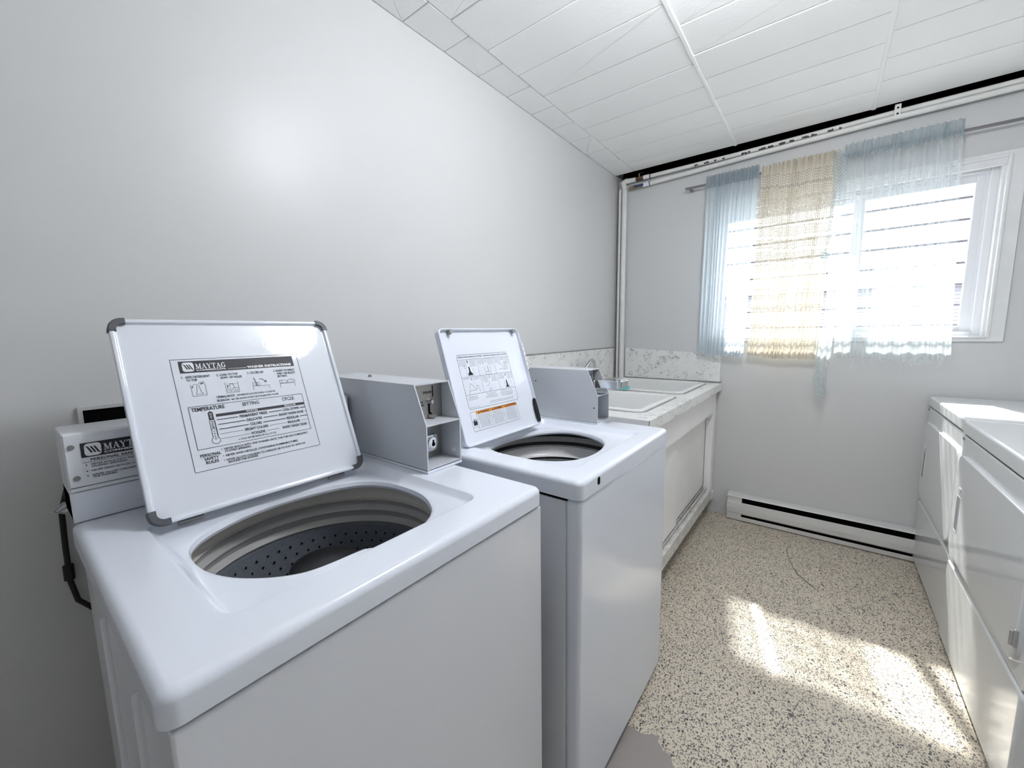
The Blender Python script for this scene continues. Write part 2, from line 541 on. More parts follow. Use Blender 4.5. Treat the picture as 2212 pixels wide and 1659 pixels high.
class Print:
    """flat artwork in (u, v) metres on the plane origin + u*U + v*V, raised a fraction of a millimetre along N"""
    def __init__(s, o, U, V, N):
        s.o, s.U, s.V, s.N = Vector(o), Vector(U).normalized(), Vector(V).normalized(), Vector(N).normalized()
        s.bm = B()
        s.mats = []
    def mi(s, m):
        if m not in s.mats: s.mats.append(m)
        return s.mats.index(m)
    def p(s, u, v, l):
        return s.o + s.U * u + s.V * v + s.N * (0.0003 + 0.00018 * l)
    def poly(s, pts, m='ink', l=1):
        try:
            f = s.bm.faces.new([s.bm.verts.new(s.p(u, v, l)) for u, v in pts])
            f.material_index = s.mi(m)
        except ValueError:
            pass
    def rect(s, u0, v0, u1, v1, m='ink', l=1):
        s.poly([(u0, v0), (u1, v0), (u1, v1), (u0, v1)], m, l)
    def line(s, a, b, w=0.0008, m='ink', l=1):
        dx, dy = b[0] - a[0], b[1] - a[1]
        L = math.hypot(dx, dy) or 1
        nx, ny = -dy / L * w / 2, dx / L * w / 2
        s.poly([(a[0] - nx, a[1] - ny), (b[0] - nx, b[1] - ny), (b[0] + nx, b[1] + ny), (a[0] + nx, a[1] + ny)], m, l)
    def path(s, pts, w=0.0008, m='ink', l=1, close=False):
        q = pts + [pts[0]] if close else pts
        for a, b in zip(q, q[1:]): s.line(a, b, w, m, l)
    def disc(s, u, v, r, m='ink', l=1, n=12):
        s.poly([(u + r * math.cos(2 * PI * k / n), v + r * math.sin(2 * PI * k / n)) for k in range(n)], m, l)
    def text(s, t, u0, v0, u1, cap, m='ink', l=2, bold=0.02, slant=0.0):
        V, F = text_mesh(t, bold)
        if not V: return
        H, _ = text_mesh('H', 0.0)
        ch = max(y for x, y in H) - min(y for x, y in H)
        x0 = min(x for x, y in V); x1 = max(x for x, y in V)
        ky = cap / ch; kx = (u1 - u0) / (x1 - x0)
        vs = [s.bm.verts.new(s.p(u0 + (x - x0) * kx + slant * y * ky, v0 + y * ky, l)) for x, y in V]
        for f in F:
            try: s.bm.faces.new([vs[i] for i in f]).material_index = s.mi(m)
            except ValueError: pass
    def done(s, name, parent):
        bm = s.bm
        for f in bm.faces:
            f.normal_update()
            if f.normal.dot(s.N) < 0: f.normal_flip()
        me = bpy.data.meshes.new(name)
        bmesh.ops.translate(bm, vec=-root_loc(parent), verts=bm.verts)
        bm.to_mesh(me); bm.free()
        for k in s.mats: me.materials.append(M[k])
        o = bpy.data.objects.new(name, me)
        COL.objects.link(o)
        o.parent = parent
        return o

def maytag_word(P, u0, v0, u1, v1, m, l):
    """serif capitals drawn as strokes"""
    W = (u1 - u0); H = v1 - v0
    adv = {'M': 1.25, 'A': 1.0, 'Y': 0.98, 'T': 0.95, 'G': 1.0}
    word = 'MAYTAG'
    tot = sum(adv[c] for c in word)
    k = W / tot
    x = u0
    def q(a, b): return (x + a * k * 0.96, v0 + b * H)
    th, tn = 0.20, 0.09
    for c in word:
        def stroke(a, b, w): P.line(q(*a), q(*b), w * k, m, l)
        def serif(cx, y, w=0.42): P.rect(q(cx - w / 2, 0)[0], v0 + (y - 0.045) * H, q(cx + w / 2, 0)[0], v0 + (y + 0.045) * H, m, l)
        if c == 'M':
            stroke((.22, 0), (.22, 1), tn); stroke((.26, 1), (.62, .02), th); stroke((.62, .02), (.98, 1), tn); stroke((1.02, 0), (1.02, 1), th)
            serif(.2, .04, .36); serif(.2, .96, .34); serif(1.02, .04, .42); serif(1.04, .96, .38)
        elif c == 'A':
            stroke((.16, .02), (.5, 1), tn); stroke((.48, 1), (.84, .02), th); stroke((.27, .34), (.68, .34), tn); serif(.16, .04, .34); serif(.84, .04, .40)
        elif c == 'Y':
            stroke((.14, .98), (.5, .42), th); stroke((.84, .98), (.5, .42), tn); stroke((.49, .02), (.49, .46), th); serif(.16, .96, .38); serif(.82, .96, .32); serif(.49, .04, .42)
        elif c == 'T':
            stroke((.48, 0), (.48, 1), th); P.rect(q(.06, 0)[0], v0 + .87 * H, q(.9, 0)[0], v1, m, l)
            P.rect(q(.06, 0)[0], v0 + .68 * H, q(.13, 0)[0], v1, m, l); P.rect(q(.83, 0)[0], v0 + .68 * H, q(.9, 0)[0], v1, m, l); serif(.48, .04, .44)
        elif c == 'G':
            for i in range(14):
                a0 = math.radians(50 + i * 20); a1 = math.radians(50 + (i + 1) * 20)
                ww = tn + (th - tn) * (0.5 - 0.5 * math.cos(a0 * 1.0)) ** 1
                if a1 <= math.radians(335):
                    P.line(q(.5 + .37 * math.cos(a0), .5 + .46 * math.sin(a0)), q(.5 + .37 * math.cos(a1), .5 + .46 * math.sin(a1)), ww * k, m, l)
            stroke((.80, .08), (.80, .44), th); serif(.76, .44, .40); stroke((.78, .75), (.78, .98), tn)
        x += adv[c] * k

def maytag_badge(P, u0, v0, u1, v1, dark, light, l):
    """white rounded square holding three dark slanting bars"""
    r = min(u1 - u0, v1 - v0) * 0.25
    P.poly(rrect(u0, u1, v0, v1, r, 4), light, l)
    w, h = u1 - u0, v1 - v0
    for i in range(3):
        a = 0.13 + 0.21 * i
        P.poly([(u0 + w * a, v1 - h * .24), (u0 + w * (a + .11), v1 - h * .24), (u0 + w * (a + .36), v0 + h * .24), (u0 + w * (a + .22), v0 + h * .24)], dark, l + 1)
    P.rect(u0 + w * .04, v1 - h * .24, u0 + w * .2, v1 - h * .20, dark, l + 1)
    P.rect(u0 + w * .80, v0 + h * .20, u0 + w * .98, v0 + h * .24, dark, l + 1)

# ================================================================== THE SETTING
RX, RY, RZ = 2.50, -4.10, 2.405          # room: x 0..RX, y RY..0, z 0..RZ
GAPY = -0.045                            # ceiling stops short of the far wall
o = obj('floor', bx(-0.12, RX + 0.12, RY - 0.12, 0.22, -0.12, 0.0), M['floor'], smooth=0)
tag(o, 'speckled cream and grey terrazzo floor of the laundry room', 'floor', kind='structure')
fl = o
bm = B()
cr = [(1.205, -0.29), (1.215, -0.36), (1.245, -0.494), (1.272, -0.56), (1.305, -0.602), (1.335, -0.640), (1.362, -0.672)]
loft(bm, [[(x - 0.0015 - 0.002 * (k in (3, 4, 5)), y, 0.0004), (x + 0.0015 + 0.002 * (k in (3, 4, 5)), y + 0.002, 0.0004)] for k, (x, y) in enumerate(cr)], close=False)
obj('floor_crack', bm, M['rustgrey'], fl, smooth=0)
for cx, cy, r in ((1.295, -1.516, 0.011), (1.290, -1.498, 0.007), (1.022, -1.62, 0.006)):
    bm = B()
    bm.faces.new([bm.verts.new((cx + r * random.uniform(0.6, 1.1) * math.cos(k * PI / 4), cy + r * random.uniform(0.6, 1.1) * math.sin(k * PI / 4), 0.0004)) for k in range(8)])
    obj('dark_chip', bm, M['rustgrey'], fl, smooth=0)
o = obj('wall_left', bx(-0.12, 0.0, RY - 0.12, 0.22, 0.0, 2.62), M['wall'], smooth=0)
tag(o, 'long plain light grey wall behind the washers', 'wall', kind='structure')
o = obj('wall_right', bx(RX, RX + 0.12, RY - 0.12, 0.22, 0.0, 2.62), M['wall'], smooth=0)
tag(o, 'light grey wall behind the dryers', 'wall', kind='structure')
o = obj('wall_back', bx(0.0, RX, RY - 0.12, RY, 0.0, 2.62), M['wall'], smooth=0)
tag(o, 'light grey end wall opposite the window', 'wall', kind='structure')
# far wall with the window opening
WX0, WX1, WZ0, WZ1 = 0.66, 1.925, 1.215, 2.055
bm = B()
box(bm, 0, RX, 0, 0.22, 0, WZ0)
box(bm, 0, WX0, 0, 0.22, WZ0, WZ1)
box(bm, WX1, RX, 0, 0.22, WZ0, WZ1)
box(bm, 0, RX, 0, 0.22, WZ1, 2.374)
o = obj('wall_far', bm, M['wall_far'], smooth=0)
tag(o, 'light grey wall with the curtained window', 'wall', kind='structure')
# slot between wall head and ceiling, its shade painted in near-black
bm = B()
box(bm, 0, RX, 0.10, 0.22, 2.374, 2.62)
box(bm, 0, RX, 0.0, 0.10, 2.374, 2.376)
o = obj('wall_head', bm, M['void'], smooth=0)
tag(o, 'open slot above the far wall at the ceiling edge, its shade painted black', 'wall gap', kind='structure')
# ceiling slab and its tiles
o = obj('ceiling', bx(-0.12, RX + 0.12, RY - 0.12, GAPY, RZ + 0.010, 2.62), M['slab'], smooth=0)
tag(o, 'white painted ceiling of long fibre tiles', 'ceiling', kind='structure')
ceil = o
bm = B(); box(bm, -0.12, RX + 0.12, GAPY, 0.22, 2.62, 2.70)
o = obj('ceiling_void', bm, M['void'], smooth=0)
tag(o, 'dark ceiling void above the far wall slot', 'ceiling', kind='structure')
TP = 0.2055
def tile_mesh(name, wx, wy):
    bm = B()
    p = rrect(-wx / 2, wx / 2, -wy / 2, wy / 2, 0.002, 1)
    slab(bm, p, lambda a, b, d: Vector((a, b, d)), 0.0115, 0.0, 0.0028, 2)
    bmesh.ops.recalc_face_normals(bm, faces=bm.faces)
    me = bpy.data.meshes.new(name); bm.to_mesh(me); bm.free()
    me.materials.append(M['ceil'])
    return me
rows = [(0.0, 0.143, -0.105), (0.143, 0.785, -0.000), (0.785, 1.425, -0.06), (1.425, 2.06, -0.13), (2.06, RX, -0.02)]
cache = {}
for x0, x1, offs in rows:
    yb = GAPY
    y = offs - TP
    while yb > RY + 0.01:
        while y > yb - 0.02: y -= TP
        ya = max(y, RY)
        wy = yb - ya
        gx, gy = 0.0024, 0.0042
        key = (round(x1 - x0, 3), round(wy, 3))
        if key not in cache:
            cache[key] = tile_mesh('ceiling_tile', (x1 - x0) - gx, wy - gy)
        t = bpy.data.objects.new('ceiling_tile', cache[key])
        COL.objects.link(t)
        t.parent = ceil
        t.location = ((x0 + x1) / 2, (ya + yb) / 2, RZ + random.uniform(-0.0012, 0.0008))
        t.rotation_euler = (random.uniform(-0.003, 0.003), random.uniform(-0.0015, 0.0015), 0)
        yb = ya
        y -= TP
for xs, wd in ((0.785, 0.020), (1.425, 0.022), (2.06, 0.02)):
    bm = B()
    n = 60
    loops = []
    for i in range(n + 1):
        y = GAPY + (RY - GAPY) * i / n
        j = random.uniform(-0.0012, 0.0012)
        hw = wd / 2 + random.uniform(-0.0012, 0.0012)
        loops.append([(xs - hw + j, y, RZ + 0.002), (xs - hw * 0.6 + j, y, RZ - 0.0035), (xs + hw * 0.6 + j, y, RZ - 0.0035), (xs + hw + j, y, RZ + 0.002)])
    loft(bm, loops, close=False)
    obj('ceiling_batten', bm, M['ceil'], ceil)

# ------------------------------------------------------------------ window
win = thing('window_1', (1.30, 0.0, WZ0), 'white sliding window in the far wall, mostly hidden behind curtains', 'window', kind='structure')
def frame(bm, x0, x1, z0, z1, w, y0, y1, bev=0.003, wb=None, wt=None):
    wb = w if wb is None else wb
    wt = w if wt is None else wt
    box(bm, x0, x0 + w, y0, y1, z0, z1, bev)
    box(bm, x1 - w, x1, y0, y1, z0, z1, bev)
    box(bm, x0 + w - 0.001, x1 - w + 0.001, y0, y1, z1 - wt, z1, bev)
    box(bm, x0 + w - 0.001, x1 - w + 0.001, y0, y1, z0, z0 + wb, bev)
    return bm
obj('casing', frame(B(), 0.618, 1.985, 1.196, 2.082, 0.062, -0.016, 0.0, 0.003, wb=0.028), M['white_trim'], win)
obj('casing_bead', frame(B(), 0.667, 1.938, 1.212, 2.066, 0.014, -0.024, -0.010, 0.004, wb=0.010), M['white_trim'], win)
obj('reveal', frame(B(), WX0 - 0.002, WX1 + 0.002, WZ0 - 0.002, WZ1 + 0.002, 0.014, -0.008, 0.215, 0.002, wb=0.012), M['white_trim'], win)
obj('outer_frame', frame(B(), WX0 + 0.010, WX1 - 0.010, WZ0 + 0.008, WZ1 - 0.010, 0.030, 0.035, 0.130, 0.004, wb=0.022), M['upvc'], win)
obj('track', frame(B(), WX0 + 0.038, WX1 - 0.038, WZ0 + 0.026, WZ1 - 0.038, 0.012, 0.055, 0.120, 0.002), M['upvc'], win)
def sash(x0, x1, y, name='sash'):
    s = obj(name, frame(B(), x0, x1, WZ0 + 0.034, WZ1 - 0.046, 0.036, y, y + 0.026, 0.004, wb=0.026, wt=0.034), M['upvc'], win)
    obj('pane', bx(x0 + 0.034, x1 - 0.034, y + 0.011, y + 0.015, WZ0 + 0.058, WZ1 - 0.078), M['glass'], s, smooth=0)
    return s
sash(1.385, WX1 - 0.046, 0.060)
sash(WX0 + 0.046, 1.435, 0.090)
obj('meeting_stile', bx(1.383, 1.432, 0.050, 0.062, WZ0 + 0.034, WZ1 - 0.046, 0.004), M['upvc'], win)

# security bars outside
g = thing('security_grille', (1.30, 0.24, 1.20), 'row of thin grey horizontal security bars outside the window', 'security bars')
for z in (2.062, 1.950, 1.838, 1.726, 1.613, 1.500, 1.390, 1.281):
    obj('bar', tube(B(), [(0.60, 0.245, z), (2.05, 0.245, z)], 0.0065, 8), M['bar'], g)
for x in (0.605, 2.045):
    obj('side_post', bx(x - 0.012, x + 0.012, 0.222, 0.252, 1.22, 2.12, 0.003), M['bar'], g)

# ground and neighbour's house outside
o = obj('ground', bx(-8, 12, 0.22, 14, 0.10, 0.20), M['ground'], smooth=0)
tag(o, 'pale concrete ground outside the window', 'ground', kind='structure')
h = thing('neighbour_house', (1.5, 4.9, 0.20), 'pale low house with horizontal siding seen through the window', 'house')
obj('wall', bx(-5.5, 8.5, 4.95, 5.6, 0.20, 1.90), M['roofm'], h, smooth=0)  # darker than the boards, painting in the lap shadows between them
for i in range(33):
    z = 0.21 + i * 0.048
    bm = B()
    vs = [bm.verts.new(v) for v in ((-5.5, 4.925, z), (8.5, 4.925, z), (8.5, 4.945, z + 0.043), (-5.5, 4.945, z + 0.043), (-5.5, 4.955, z), (8.5, 4.955, z), (8.5, 4.955, z + 0.043), (-5.5, 4.955, z + 0.043))]
    for f in ((0, 1, 2, 3), (7, 6, 5, 4), (0, 4, 5, 1), (3, 2, 6, 7), (0, 3, 7, 4), (1, 5, 6, 2)):
        bm.faces.new([vs[k] for k in f])
    obj('siding_board', bm, M['siding'], h, smooth=0)
obj('fascia', bx(-5.6, 8.6, 4.70, 4.76, 1.80, 1.96), M['white_trim'], h, smooth=0)
rf = obj('roof', bx(-5.7, 8.7, 4.66, 6.2, 1.96, 2.03), M['roofm'], h, smooth=0)
for k in range(9):
    obj('roof_vent_cap', bx(-4.0 + k * 1.35, -3.9 + k * 1.35, 4.70, 4.80, 2.03, 2.075, 0.01), M['roofm'], h)

# ------------------------------------------------------------------ the room's own lamp, on the ceiling just above the picture
lampx, lampy, lampz, lampr = 1.24, -1.92, 2.265, 0.125
lt = thing('ceiling_lamp', (lampx, lampy, RZ), 'round white glass globe lamp hanging close under the ceiling', 'lamp')
obj('base_plate', lathe(B(), (lampx, lampy), [(0.001, RZ - 0.005), (0.06, RZ - 0.005), (0.062, RZ - 0.014), (0.045, RZ - 0.024), (0.001, RZ - 0.024)], 32), M['enamel'], lt)
obj('globe', lathe(B(), (lampx, lampy), [(max(0.001, lampr * math.sin(PI * k / 16)), lampz - lampr * math.cos(PI * k / 16)) for k in range(17)], 32), M['globe'], lt)

# ------------------------------------------------------------------ curtain rod and curtains
o = obj('curtain_rod', tube(B(), [(0.502, -0.062, 2.203), (1.2, -0.062, 2.198), (2.12, -0.062, 2.192)], 0.0075, 10), M['rod'])
tag(o, 'thin grey curtain rod across the far wall above the window', 'curtain rod')
for x in (0.53, 2.08):
    obj('bracket', bx(x - 0.005, x + 0.005, -0.066, 0.0, 2.190, 2.210, 0.002), M['rod'], o)

def smooth_noise(n, seed):
    r = random.Random(seed)
    ph = [(r.uniform(0, 6.28), r.uniform(0.6, 1.4)) for _ in range(6)]
    return lambda t: sum(math.sin(t * f * (k + 1) * 1.7 + p) / (k + 1) for k, (p, f) in enumerate(ph)) / 2.2

def curtain(name, left, right, zt, zb, folds, amp, m, parent, y0, seed, nx=200, nz=64, ruffle=0.035, ragged=0.006):
    """left/right: functions t(0 top..1 bottom)->x ; zb: function s->z of the hem"""
    bm = B()
    uvl = bm.loops.layers.uv.new('UVMap')
    nf = smooth_noise(6, seed); ng = smooth_noise(6, seed + 1)
    grid = []
    for j in range(nz + 1):
        t = j / nz
        row = []
        for i in range(nx + 1):
            s = i / nx
            x = left(t) + (right(t) - left(t)) * s
            ztop = zt + ragged * nf(s * 40) * 0.6
            zbot = zb(s) + ragged * ng(s * 22) * 0.5
            z = ztop + (zbot - ztop) * t
            ph = folds * 2 * PI * (s + 0.035 * nf(s * 7))
            a = amp * (0.55 + 0.45 * min(1, t * 3)) * (0.7 + 0.4 * ng(s * 9 + t))
            y = y0 + a * math.sin(ph + 0.5 * nf(s * 3 + t * 1.3)) * (1 + 0.15 * math.sin(6 * t + s * 5))
            d = abs(z - (zt - ruffle))
            if z > zt - ruffle * 2.2:               # gathered heading
                k = 1 - max(0.0, (zt - z) / (ruffle * 2.2)) * 0.7
                y += 0.005 * k * math.sin(s * folds * 2 * PI * 3.3 + 2 * nf(s * 30))
                x += 0.0025 * k * nf(s * 60 + 3)
            y = min(y, -0.0745) if z > 2.17 else min(y, -0.030)
            row.append((bm.verts.new((x, y, z)), s * (right(0.5) - left(0.5)), (1 - t) * (zt - zb(s))))
        grid.append(row)
    for j in range(nz):
        for i in range(nx):
            q = (grid[j][i], grid[j][i + 1], grid[j + 1][i + 1], grid[j + 1][i])
            f = bm.faces.new([c[0] for c in q])
            for lp, c in zip(f.loops, q):
                lp[uvl].uv = (c[1] * 1.35, c[2])
    return obj(name, bm, m, parent, smooth=80)

c1 = thing('curtain', (0.78, -0.08, 1.10), 'narrow pale blue sheer curtain at the sink end of the rod', 'curtain', 'curtains on the window rod')
curtain('cloth', lambda t: 0.640 - 0.012 * t, lambda t: 0.928 - 0.030 * t, 2.236, lambda s: 1.115 - 0.02 * s, 13, 0.010, M['sheer_blue'], c1, -0.090, 11)
c2 = thing('curtain', (1.10, -0.085, 1.10), 'cream openwork lace curtain hanging in the middle of the rod', 'curtain', 'curtains on the window rod')
curtain('cloth', lambda t: 0.940 - 0.018 * t, lambda t: 1.303 - 0.035 * t, 2.228, lambda s: 1.112 - 0.022 * s - (0.008 if 0.25 < s < 0.6 else 0), 15, 0.008, M['lace'], c2, -0.094, 23, ragged=0.012)
c3 = thing('curtain', (1.55, -0.08, 0.87), 'wide greyish blue sheer curtain with frayed hem beside the bare window end', 'curtain', 'curtains on the window rod')
curtain('cloth', lambda t: 1.318 + 0.030 * t, lambda t: 1.755 + 0.050 * t, 2.238, lambda s: 1.100 + 0.010 * math.sin(s * 7), 8, 0.0055, M['sheer_pale'], c3, -0.088, 37)
def heading(parent, x0, x1, folds, seed):
    bm = B(); uvl = bm.loops.layers.uv.new('UVMap')
    nf = smooth_noise(6, seed)
    nx, nz = 160, 10
    g = []
    for j in range(nz + 1):
        t = j / nz
        row = []
        for i in range(nx + 1):
            q = i / nx
            z = 2.240 + 0.006 * nf(q * 45) - t * 0.075
            k = 1.0 if t < 0.45 else 0.6
            y = -0.104 + 0.0055 * k * math.sin(q * folds * 2 * PI + 2.2 * nf(q * 11)) - 0.003 * math.sin(t * PI)
            row.append((bm.verts.new((x0 + (x1 - x0) * q + 0.002 * nf(q * 70 + t), y, z)), q * (x1 - x0), z))
        g.append(row)
    for j in range(nz):
        for i in range(nx):
            c = (g[j][i], g[j][i + 1], g[j + 1][i + 1], g[j + 1][i])
            f = bm.faces.new([v[0] for v in c])
            for lp, v in zip(f.loops, c): lp[uvl].uv = (v[1] * 1.4, v[2])
    return obj('gathered_heading', bm, M['heading'], parent, smooth=80)
heading(c1, 0.638, 0.930, 21, 5)
heading(c3, 1.322, 1.757, 26, 8)
# folded-back edge of the third curtain: a twisted net strip ending in a long tail
L_ = [(2.215, 1.276), (2.181, 1.274), (2.0, 1.281), (1.805, 1.280), (1.70, 1.268), (1.672, 1.252), (1.640, 1.290), (1.451, 1.293), (1.296, 1.293), (1.244, 1.275), (1.138, 1.271), (0.976, 1.260), (0.895, 1.276), (0.868, 1.306)]
R_ = [(2.215, 1.328), (2.036, 1.339), (1.795, 1.344), (1.548, 1.347), (1.295, 1.340), (1.113, 1.334), (1.033, 1.325), (0.90, 1.325), (0.868, 1.316)]
def interp(tab, z):
    for (za, xa), (zb, xb) in zip(tab, tab[1:]):
        if za >= z >= zb:
            return xa + (xb - xa) * (za - z) / (za - zb)
    return tab[-1][1]
bm = B(); uvl = bm.loops.layers.uv.new('UVMap')
grid = []
for j in range(121):
    z = 2.213 - (2.213 - 0.870) * j / 120
    a, b = interp(L_, z), interp(R_, z)
    grid.append([(bm.verts.new((a + (b - a) * i / 10, -0.112 + 0.008 * math.sin(i * 1.4 + z * 5) + 0.004 * math.sin(z * 23), z)), a + (b - a) * i / 10, z) for i in range(11)])
for j in range(120):
    for i in range(10):
        q = (grid[j][i], grid[j][i + 1], grid[j + 1][i + 1], grid[j + 1][i])
        f = bm.faces.new([c[0] for c in q])
        for lp, c in zip(f.loops, q): lp[uvl].uv = (c[1], c[2])
obj('folded_edge', bm, M['net'], c3, smooth=80)
# crumpled scallop on the folded edge
bm = B()
for k in range(4):
    tube(bm, [(1.252 + 0.002 * k, -0.118, 1.690 - k * 0.012), (1.262, -0.126, 1.686 - k * 0.012), (1.292, -0.118, 1.680 - k * 0.011)], 0.0045, 6)
obj('scallop', bm, M['net'], c3)
for k in range(9):
    x = 1.44 + 0.042 * k + random.uniform(-0.015, 0.015)
    L = random.uniform(0.02, 0.06)
    z0 = 1.105
    obj('loose_thread', tube(B(), [(x, -0.088, z0), (x + random.uniform(-.008, .008), -0.092, z0 - L * .5), (x + random.uniform(-.012, .006), -0.090, z0 - L)], 0.0008, 5), M['ptape'], c3)

# ================================================================== WASHERS
def cast(poly, c, th):
    """distance from c to closed polyline poly along angle th (star-shaped)"""
    dx, dy = math.cos(th), math.sin(th)
    best = None
    n = len(poly)
    for i in range(n):
        x1, y1 = poly[i][0] - c[0], poly[i][1] - c[1]
        x2, y2 = poly[(i + 1) % n][0] - c[0], poly[(i + 1) % n][1] - c[1]
        ex, ey = x2 - x1, y2 - y1
        den = dx * ey - dy * ex
        if abs(den) < 1e-12: continue
        t = (x1 * ey - y1 * ex) / den
        u = (x1 * dy - y1 * dx) / den
        if t > 0 and -1e-9 <= u <= 1 + 1e-9 and (best is None or t > best):
            best = t
    return best

def chaikin(p, k=2):
    for _ in range(k):
        q = []
        for i in range(len(p)):
            a, b = p[i], p[(i + 1) % len(p)]
            q += [(a[0] * .75 + b[0] * .25, a[1] * .75 + b[1] * .25), (a[0] * .25 + b[0] * .75, a[1] * .25 + b[1] * .75)]
        p = q
    return p

def deck_mesh(x0, x1, y0, y1, zt, zl, rec, hole, depth, rr=0.02, cr=0.03):
    c = ((rec[0] + rec[1]) / 2 + 0.01, (rec[2] + rec[3]) / 2)
    outer = rrect(x0, x1, y0, y1, cr, 8, sub=0.011)
    ths = [math.atan2(p[1] - c[1], p[0] - c[0]) for p in outer]
    def ins(d): return rrect(x0 + d, x1 - d, y0 + d, y1 - d, max(cr - d, 0.004), 8)
    def rc(d, r=0.03): return rrect(rec[0] + d, rec[1] - d, rec[2] + d, rec[3] - d, max(r - d, 0.004), 8)
    hp = chaikin(hole, 2)
    loops = []
    def add(poly, z, scale=0.0, lim=None):
        L = []
        for i, t in enumerate(ths):
            r = cast(poly, c, t) + scale
            if lim is not None: r = min(r, lim[i])
            L.append((c[0] + r * math.cos(t), c[1] + r * math.sin(t), z))
        loops.append(L)
        return [math.hypot(p[0] - c[0], p[1] - c[1]) for p in L]
    add(ins(0.010), zl)
    add(outer, zl)
    add(outer, zt - rr)
    for k in range(1, 6):
        a = (PI / 2) * k / 5
        add(ins(rr * (1 - math.cos(a))), zt - rr + rr * math.sin(a))
    r0 = add(rc(-0.004), zt)
    r1 = add(rc(0.001), zt - 0.0015)
    r2 = add(rc(0.010), zt - depth * 0.75)
    r3 = add(rc(0.018), zt - depth)
    r4 = add(hp, zt - depth - 0.0005, 0.012, [v - 0.002 for v in r3])
    r5 = add(hp, zt - depth - 0.004, 0.003, [v - 0.006 for v in r3])
    r6 = add(hp, zt - depth - 0.012, 0.0, [v - 0.008 for v in r3])
    add(hp, zt - depth - 0.018, 0.002, [v - 0.006 for v in r3])
    bm = B()
    loft(bm, loops)
    return bm

def lid_frame(hx, hz, tx, tz, y0):
    V = Vector((tx - hx, 0, tz - hz)).normalized()
    U = Vector((0, 1, 0))
    N = U.cross(V)
    O = Vector((hx, y0, hz))
    return O, U, V, N

def lid_mesh(fr, u0, u1, v0, v1, r, thick=0.022, rim=0.009, deep=0.007):
    O, U, V, N = fr
    def mp(a, b, d): return O + U * a + V * b + N * d
    P = lambda d: rrect(u0 + d, u1 - d, v0 + d, v1 - d, max(r - d, 0.003), 8)
    loops = [[mp(a, b, -thick + deep) for a, b in P(0.012)], [mp(a, b, -thick + deep + .004) for a, b in P(0.003)], [mp(a, b, -thick + deep + .010) for a, b in P(0.0)],
             [mp(a, b, deep - .003) for a, b in P(0.0)], [mp(a, b, deep - 0.0008) for a, b in P(0.001)], [mp(a, b, deep) for a, b in P(0.003)],
             [mp(a, b, deep) for a, b in P(rim - 0.003)], [mp(a, b, deep - .001) for a, b in P(rim - 0.0012)], [mp(a, b, 0.001) for a, b in P(rim)], [mp(a, b, 0.0) for a, b in P(rim + 0.003)]]
    bm = B()
    vs = loft(bm, loops)
    bm.faces.new(vs[0][::-1]); bm.faces.new(vs[-1])
    return bm

def corner_bumper(fr, u0, u1, v0, v1, r, which, deep=0.007, run=0.018):
    """rubber piece wrapping one rounded corner of the lid rim"""
    O, U, V, N = fr
    def mp(a, b, d): return O + U * a + V * b + N * d
    cx, cy, a0 = [(u1 - r, v1 - r, 0), (u0 + r, v1 - r, PI / 2), (u0 + r, v0 + r, PI), (u1 - r, v0 + r, 3 * PI / 2)][which]
    path = []
    for k in range(9):
        a = a0 + (PI / 2) * k / 8
        path.append((cx, cy, math.cos(a), math.sin(a)))
    t0 = (math.sin(a0), -math.cos(a0)); t1 = (-math.sin(a0 + PI / 2), math.cos(a0 + PI / 2))
    pts = [(cx + t0[0] * run, cy + t0[1] * run, path[0][2], path[0][3])] + path + [(cx + t1[0] * run, cy + t1[1] * run, path[-1][2], path[-1][3])]
    loops = []
    for px, py, nx, ny in pts:
        ro, ri = r + 0.0016, r - 0.0105
        loops.append([mp(px + nx * ro, py + ny * ro, deep - 0.014), mp(px + nx * ro, py + ny * ro, deep), mp(px + nx * (ro - .002), py + ny * (ro - .002), deep + 0.002),
                      mp(px + nx * ri, py + ny * ri, deep + 0.002), mp(px + nx * ri, py + ny * ri, deep - 0.005)])
    bm = B()
    vs = loft(bm, loops, close=True)
    bm.faces.new(vs[0][::-1]); bm.faces.new(vs[-1])
    return bm

def coin_box(parent, xb, xf, xt, y0, y1, z0, zs, zt, plate_x, low_x, name='coin_box'):
    """sheet-metal meter case: slanting upper mouth over a square lower mouth"""
    bm = B()
    prof = [(xb, z0), (xf, z0), (xf, zs), (xt, zt), (xb, zt)]
    th = 0.0035
    for a, b in ((y0, y0 + th), (y1 - th, y1)):
        vs = [[bm.verts.new((x, y, z)) for x, z in prof] for y in (a, b)]
        bm.faces.new(vs[0]); bm.faces.new(vs[1][::-1])
        for k in range(5):
            bm.faces.new((vs[0][k], vs[0][(k + 1) % 5], vs[1][(k + 1) % 5], vs[1][k]))
    box(bm, xb, xt - 0.001, y0 + 0.001, y1 - 0.001, zt - th, zt - 0.0004)
    box(bm, xb, xf - 0.001, y0 + 0.001, y1 - 0.001, z0 + 0.0004, z0 + th)
    box(bm, plate_x - 0.004, xf - 0.0005, y0 + 0.001, y1 - 0.001, zs - th, zs)
    box(bm, xb, xb + th, y0 + 0.001, y1 - 0.001, z0 + 0.001, zt - 0.001)
    box(bm, low_x - 0.004, low_x, y0 + 0.001, y1 - 0.001, z0 + 0.001, zs - 0.001)
    o = obj(name, bm, M['boxpaint'], parent, smooth=0)
    return o

def shell(x0, x1, y0, y1, z0, z1, th=0.006):
    """open-topped box of thin walls"""
    bm = B()
    o = rrect(x0, x1, y0, y1, 0.006, 3)
    i = rrect(x0 + th, x1 - th, y0 + th, y1 - th, 0.003, 3)
    loft(bm, [[(a, b, z0) for a, b in i], [(a, b, z0) for a, b in o], [(a, b, z1) for a, b in o], [(a, b, z1) for a, b in i], [(a, b, z0) for a, b in i]])
    return bm

